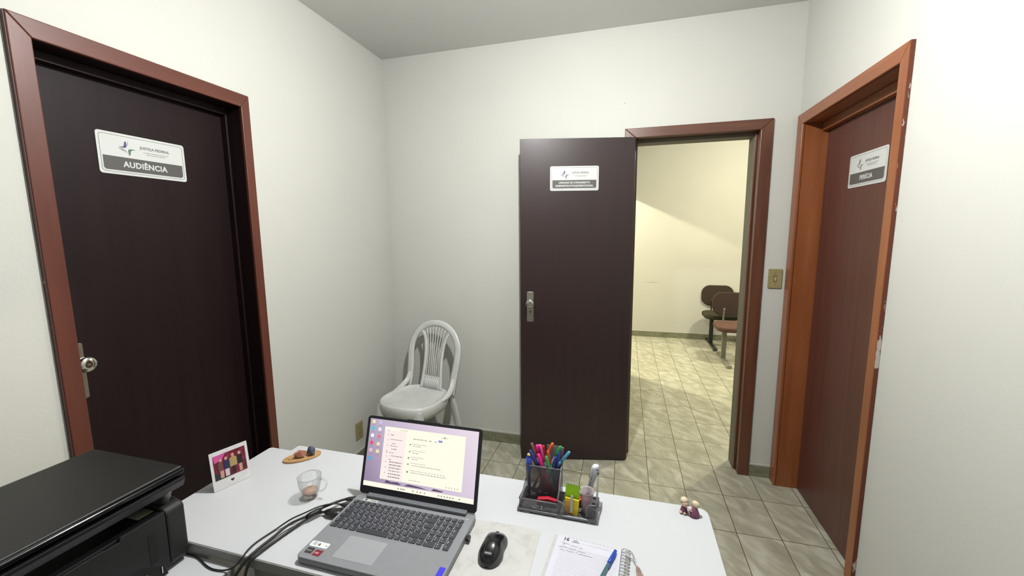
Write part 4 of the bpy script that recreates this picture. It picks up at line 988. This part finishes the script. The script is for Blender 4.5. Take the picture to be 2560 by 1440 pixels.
# ------------------------------------------------------------------ white plastic chair
t = TH('plastic_chair', 'white plastic chair with slatted arched back in the left corner', 'chair', (-1.086, -.128, 0), math.radians(-10))
WP = NT('chair_white_plastic'); WP.l(WP.ramp(WP.noise(7, 4), [(.35, srgb((232, 234, 228))), (.7, srgb((246, 247, 243)))]), WP.b.inputs['Base Color']); WP.b.inputs['Roughness'].default_value = .24
WP = WP.m
SZ = .460
def seat_ring(k, z, inset):   # rounded seat outline
    pts = []
    for i in range(40):
        a = 2*PI*i/40; c_, s_0 = math.cos(a), math.sin(a)
        e = 2.9
        x = (.202-inset)*math.copysign(abs(c_)**(2/e), c_); y_ = (.198-inset)*math.copysign(abs(s_0)**(2/e), s_0)
        x *= 1-.05*(y_/.2) if y_ > 0 else 1
        pts.append((x, y_, z))
    return pts
bm = bmesh.new()
levels = [(.020, SZ-.010), (.045, SZ-.013), (.10, SZ-.018), (.16, SZ-.020)]
outer = [(.010, SZ-.085), (.002, SZ-.060), (-.004, SZ-.040), (-.004, SZ-.015), (.000, SZ-.002), (.008, SZ+.002), (.016, SZ-.003)]
rs = [[bm.verts.new(p) for p in seat_ring(0, z, ins)] for ins, z in outer+levels]
for i in range(len(rs)-1):
    for k in range(40):
        f = bm.faces.new((rs[i][k], rs[i][(k+1) % 40], rs[i+1][(k+1) % 40], rs[i+1][k])); f.smooth = True
f = bm.faces.new(rs[-1]); f.smooth = True
o = OB('seat', bm, WP, t, smooth=True); md = o.modifiers.new('solid', 'SOLIDIFY'); md.thickness = .004
# back: arch band
def back_y(z): return .172+(z-SZ)*.22
def band(name, pts, w, th=.011, taper=None):
    """flat band following pts (x,z) in the leaning back plane, w wide in plane, th deep"""
    bm = bmesh.new(); n = len(pts); rings = []
    for i, (x, z) in enumerate(pts):
        a = pts[max(i-1, 0)]; b = pts[min(i+1, n-1)]; tx, tz = b[0]-a[0], b[1]-a[1]; l_ = math.hypot(tx, tz) or 1; nx, nz_ = -tz/l_, tx/l_
        ww = (w[i] if isinstance(w, (list, tuple)) else w)/2
        ring = []
        for s_0, dy in ((-1, -th/2), (-.55, -th), (.55, -th), (1, -th/2), (1, th/2), (-1, th/2)):
            X_, Z_ = x+nx*ww*s_0, z+nz_*ww*s_0; ring.append(bm.verts.new((X_, back_y(Z_)+dy-.10*(X_*X_)*1.0+0, Z_)))
        rings.append(ring)
    for i in range(n-1):
        for k in range(6):
            f = bm.faces.new((rings[i][k], rings[i][(k+1) % 6], rings[i+1][(k+1) % 6], rings[i+1][k])); f.smooth = True
    bm.faces.new(rings[0]); bm.faces.new(rings[-1][::-1])
    return OB(name, bm, WP, t)
arch = [(-.196, SZ-.03), (-.188, SZ+.05), (-.190, SZ+.14), (-.198, SZ+.22)]
for k in range(1, 16):
    a = PI-PI*k/16; arch.append((.200*math.cos(a), SZ+.235+.205*math.sin(a)**.95))
arch += [(.198, SZ+.22), (.190, SZ+.14), (.180, SZ+.05), (.176, SZ-.03)]
arch = [tuple(v)[:2] for v in catmull([(a, b, 0) for a, b in arch], 3)]
band('back_frame', arch, [.052-.010*math.sin(PI*i/(len(arch)-1)) for i in range(len(arch))], .010)
def side(s): return [tuple(v)[:2] for v in catmull([(s*.082, SZ-.01, 0), (s*.074, SZ+.07, 0), (s*.068, SZ+.18, 0), (s*.074, SZ+.28, 0), (s*.092, SZ+.345, 0), (s*.124, SZ+.385, 0)], 5)]
for s in (-1, 1): band('back_side_rib', side(s), .024, .006)
for k in range(7):
    u = (k-3)/3; band('slat', [tuple(v)[:2] for v in catmull([(u*.052, SZ+.06, 0), (u*.048, SZ+.18, 0), (u*.058, SZ+.30, 0), (u*.078, SZ+.412-.020*u*u, 0)], 5)], .0072, .005)
band('back_lower_panel', [(0, SZ-.02), (0, SZ+.035), (0, SZ+.075)], [.180, .158, .146], .004)
# seat-to-back gussets and legs
def legp(name, pts, ws):
    bm = bmesh.new(); rings = []
    P = catmull(pts, 5); W_ = [ws[0]+(ws[1]-ws[0])*i/(len(P)-1) for i in range(len(P))]
    for p, w in zip(P, W_):
        rings.append([bm.verts.new((p.x+dx*w, p.y+dy*w, p.z)) for dx, dy in ((-.5, -.42), (-.15, -.5), (.15, -.5), (.5, -.42), (.5, .2), (.3, .2), (.25, -.2), (-.25, -.2), (-.3, .2), (-.5, .2))])
    for i in range(len(rings)-1):
        for k in range(10):
            f = bm.faces.new((rings[i][k], rings[i][(k+1) % 10], rings[i+1][(k+1) % 10], rings[i+1][k]))
    bm.faces.new(rings[0]); bm.faces.new(rings[-1][::-1]); OB(name, bm, WP, t, bev=.003)
for s in (-1, 1):
    legp('leg', [(s*.138, -.138, SZ-.024), (s*.146, -.152, SZ-.10), (s*.162, -.178, SZ-.26), (s*.178, -.200, .001)], (.066, .046))
    legp('leg', [(s*.160, .165, SZ-.010), (s*.175, .195, SZ-.12), (s*.190, .228, SZ-.28), (s*.200, .255, .001)], (.050, .036))

for s in (-1, 1):
    bm = bmesh.new(); tube(bm, catmull([(s*.184, .182, SZ+.085), (s*.188, .160, SZ+.040), (s*.196, .112, SZ+.008), (s*.197, .060, SZ-.006), (s*.199, .010, SZ-.010)], 5), [.012, .015, .017]+[.019]*8+[.018]*4+[.014]*3+[.010, .006, .004], 10, flat=.55); OB('back_bracket', bm, WP, t)

# ------------------------------------------------------------------ waiting-room beam chairs
def beam_chair(label, loc, cb, cs, cm_):
    t = TH('waiting_chair', label, 'chair', loc, 0, 'upholstered chairs along the waiting room')
    bkm = M('fabric_%d' % cb[0], cb, .9, 0, .12, 160, spec=.2); stm = M('seat_fabric_%d' % cs[0], cs, .9, 0, .12, 160, spec=.2); mt = M('tube_%d' % cm_[0], cm_, .45, .2)
    o = OB('backrest', prism(bmesh.new(), [(a, b+.648) for a, b in rrect(.41, .285, .11, n=8)], -.018, .022, 'XZ'), bkm, t, bev=.012, seg=3, loc=(.115, .245, 0), rot=(math.radians(-8), 0, 0))
    o.location = (.125, .26, 0); o.rotation_euler = (math.radians(-5), 0, 0)
    OB('seat', prism(bmesh.new(), rrect(.43, .43, .12, .115, .0, n=8), .395, .455), stm, t, bev=.020, seg=4)
    OB('back_strut', tube(bmesh.new(), catmull([(.045, .10, .385), (.045, .24, .40), (.045, .262, .46), (.045, .238, .60)], 5), .010, 10, flat=.7), mt, t)
    OB('leg', BX(-.006, .044, .030, .062, .030, .360), mt, t, bev=.004)
    OB('foot_bar', BX(-.002, .040, -.245, .275, .0105, .034), mt, t, bev=.006)
    OB('beam', BX(-.03, .46, .020, .072, .3605, .3940), mt, t, bev=.003)
    for y_, n_ in ((-.262, 0), (.292, 1)):
        bm = bmesh.new(); box(bm, -.006, .044, y_-.016, y_+.016, .0008, .040); OB('end_cap', bm, M('cap_%d' % (cm_[0]-10), tuple(min(255, c+20) for c in cm_), .5), t, bev=.006)
    return t
beam_chair('dark brown chair on a black beam, by the far wall', (1.362, 3.44, 0), (66, 56, 46), (62, 58, 44), (42, 44, 40))
beam_chair('reddish brown chair on a grey beam, nearer the doorway', (1.372, 2.735, 0), (70, 56, 50), (100, 74, 64), (138, 136, 120))
print('keys', nk)
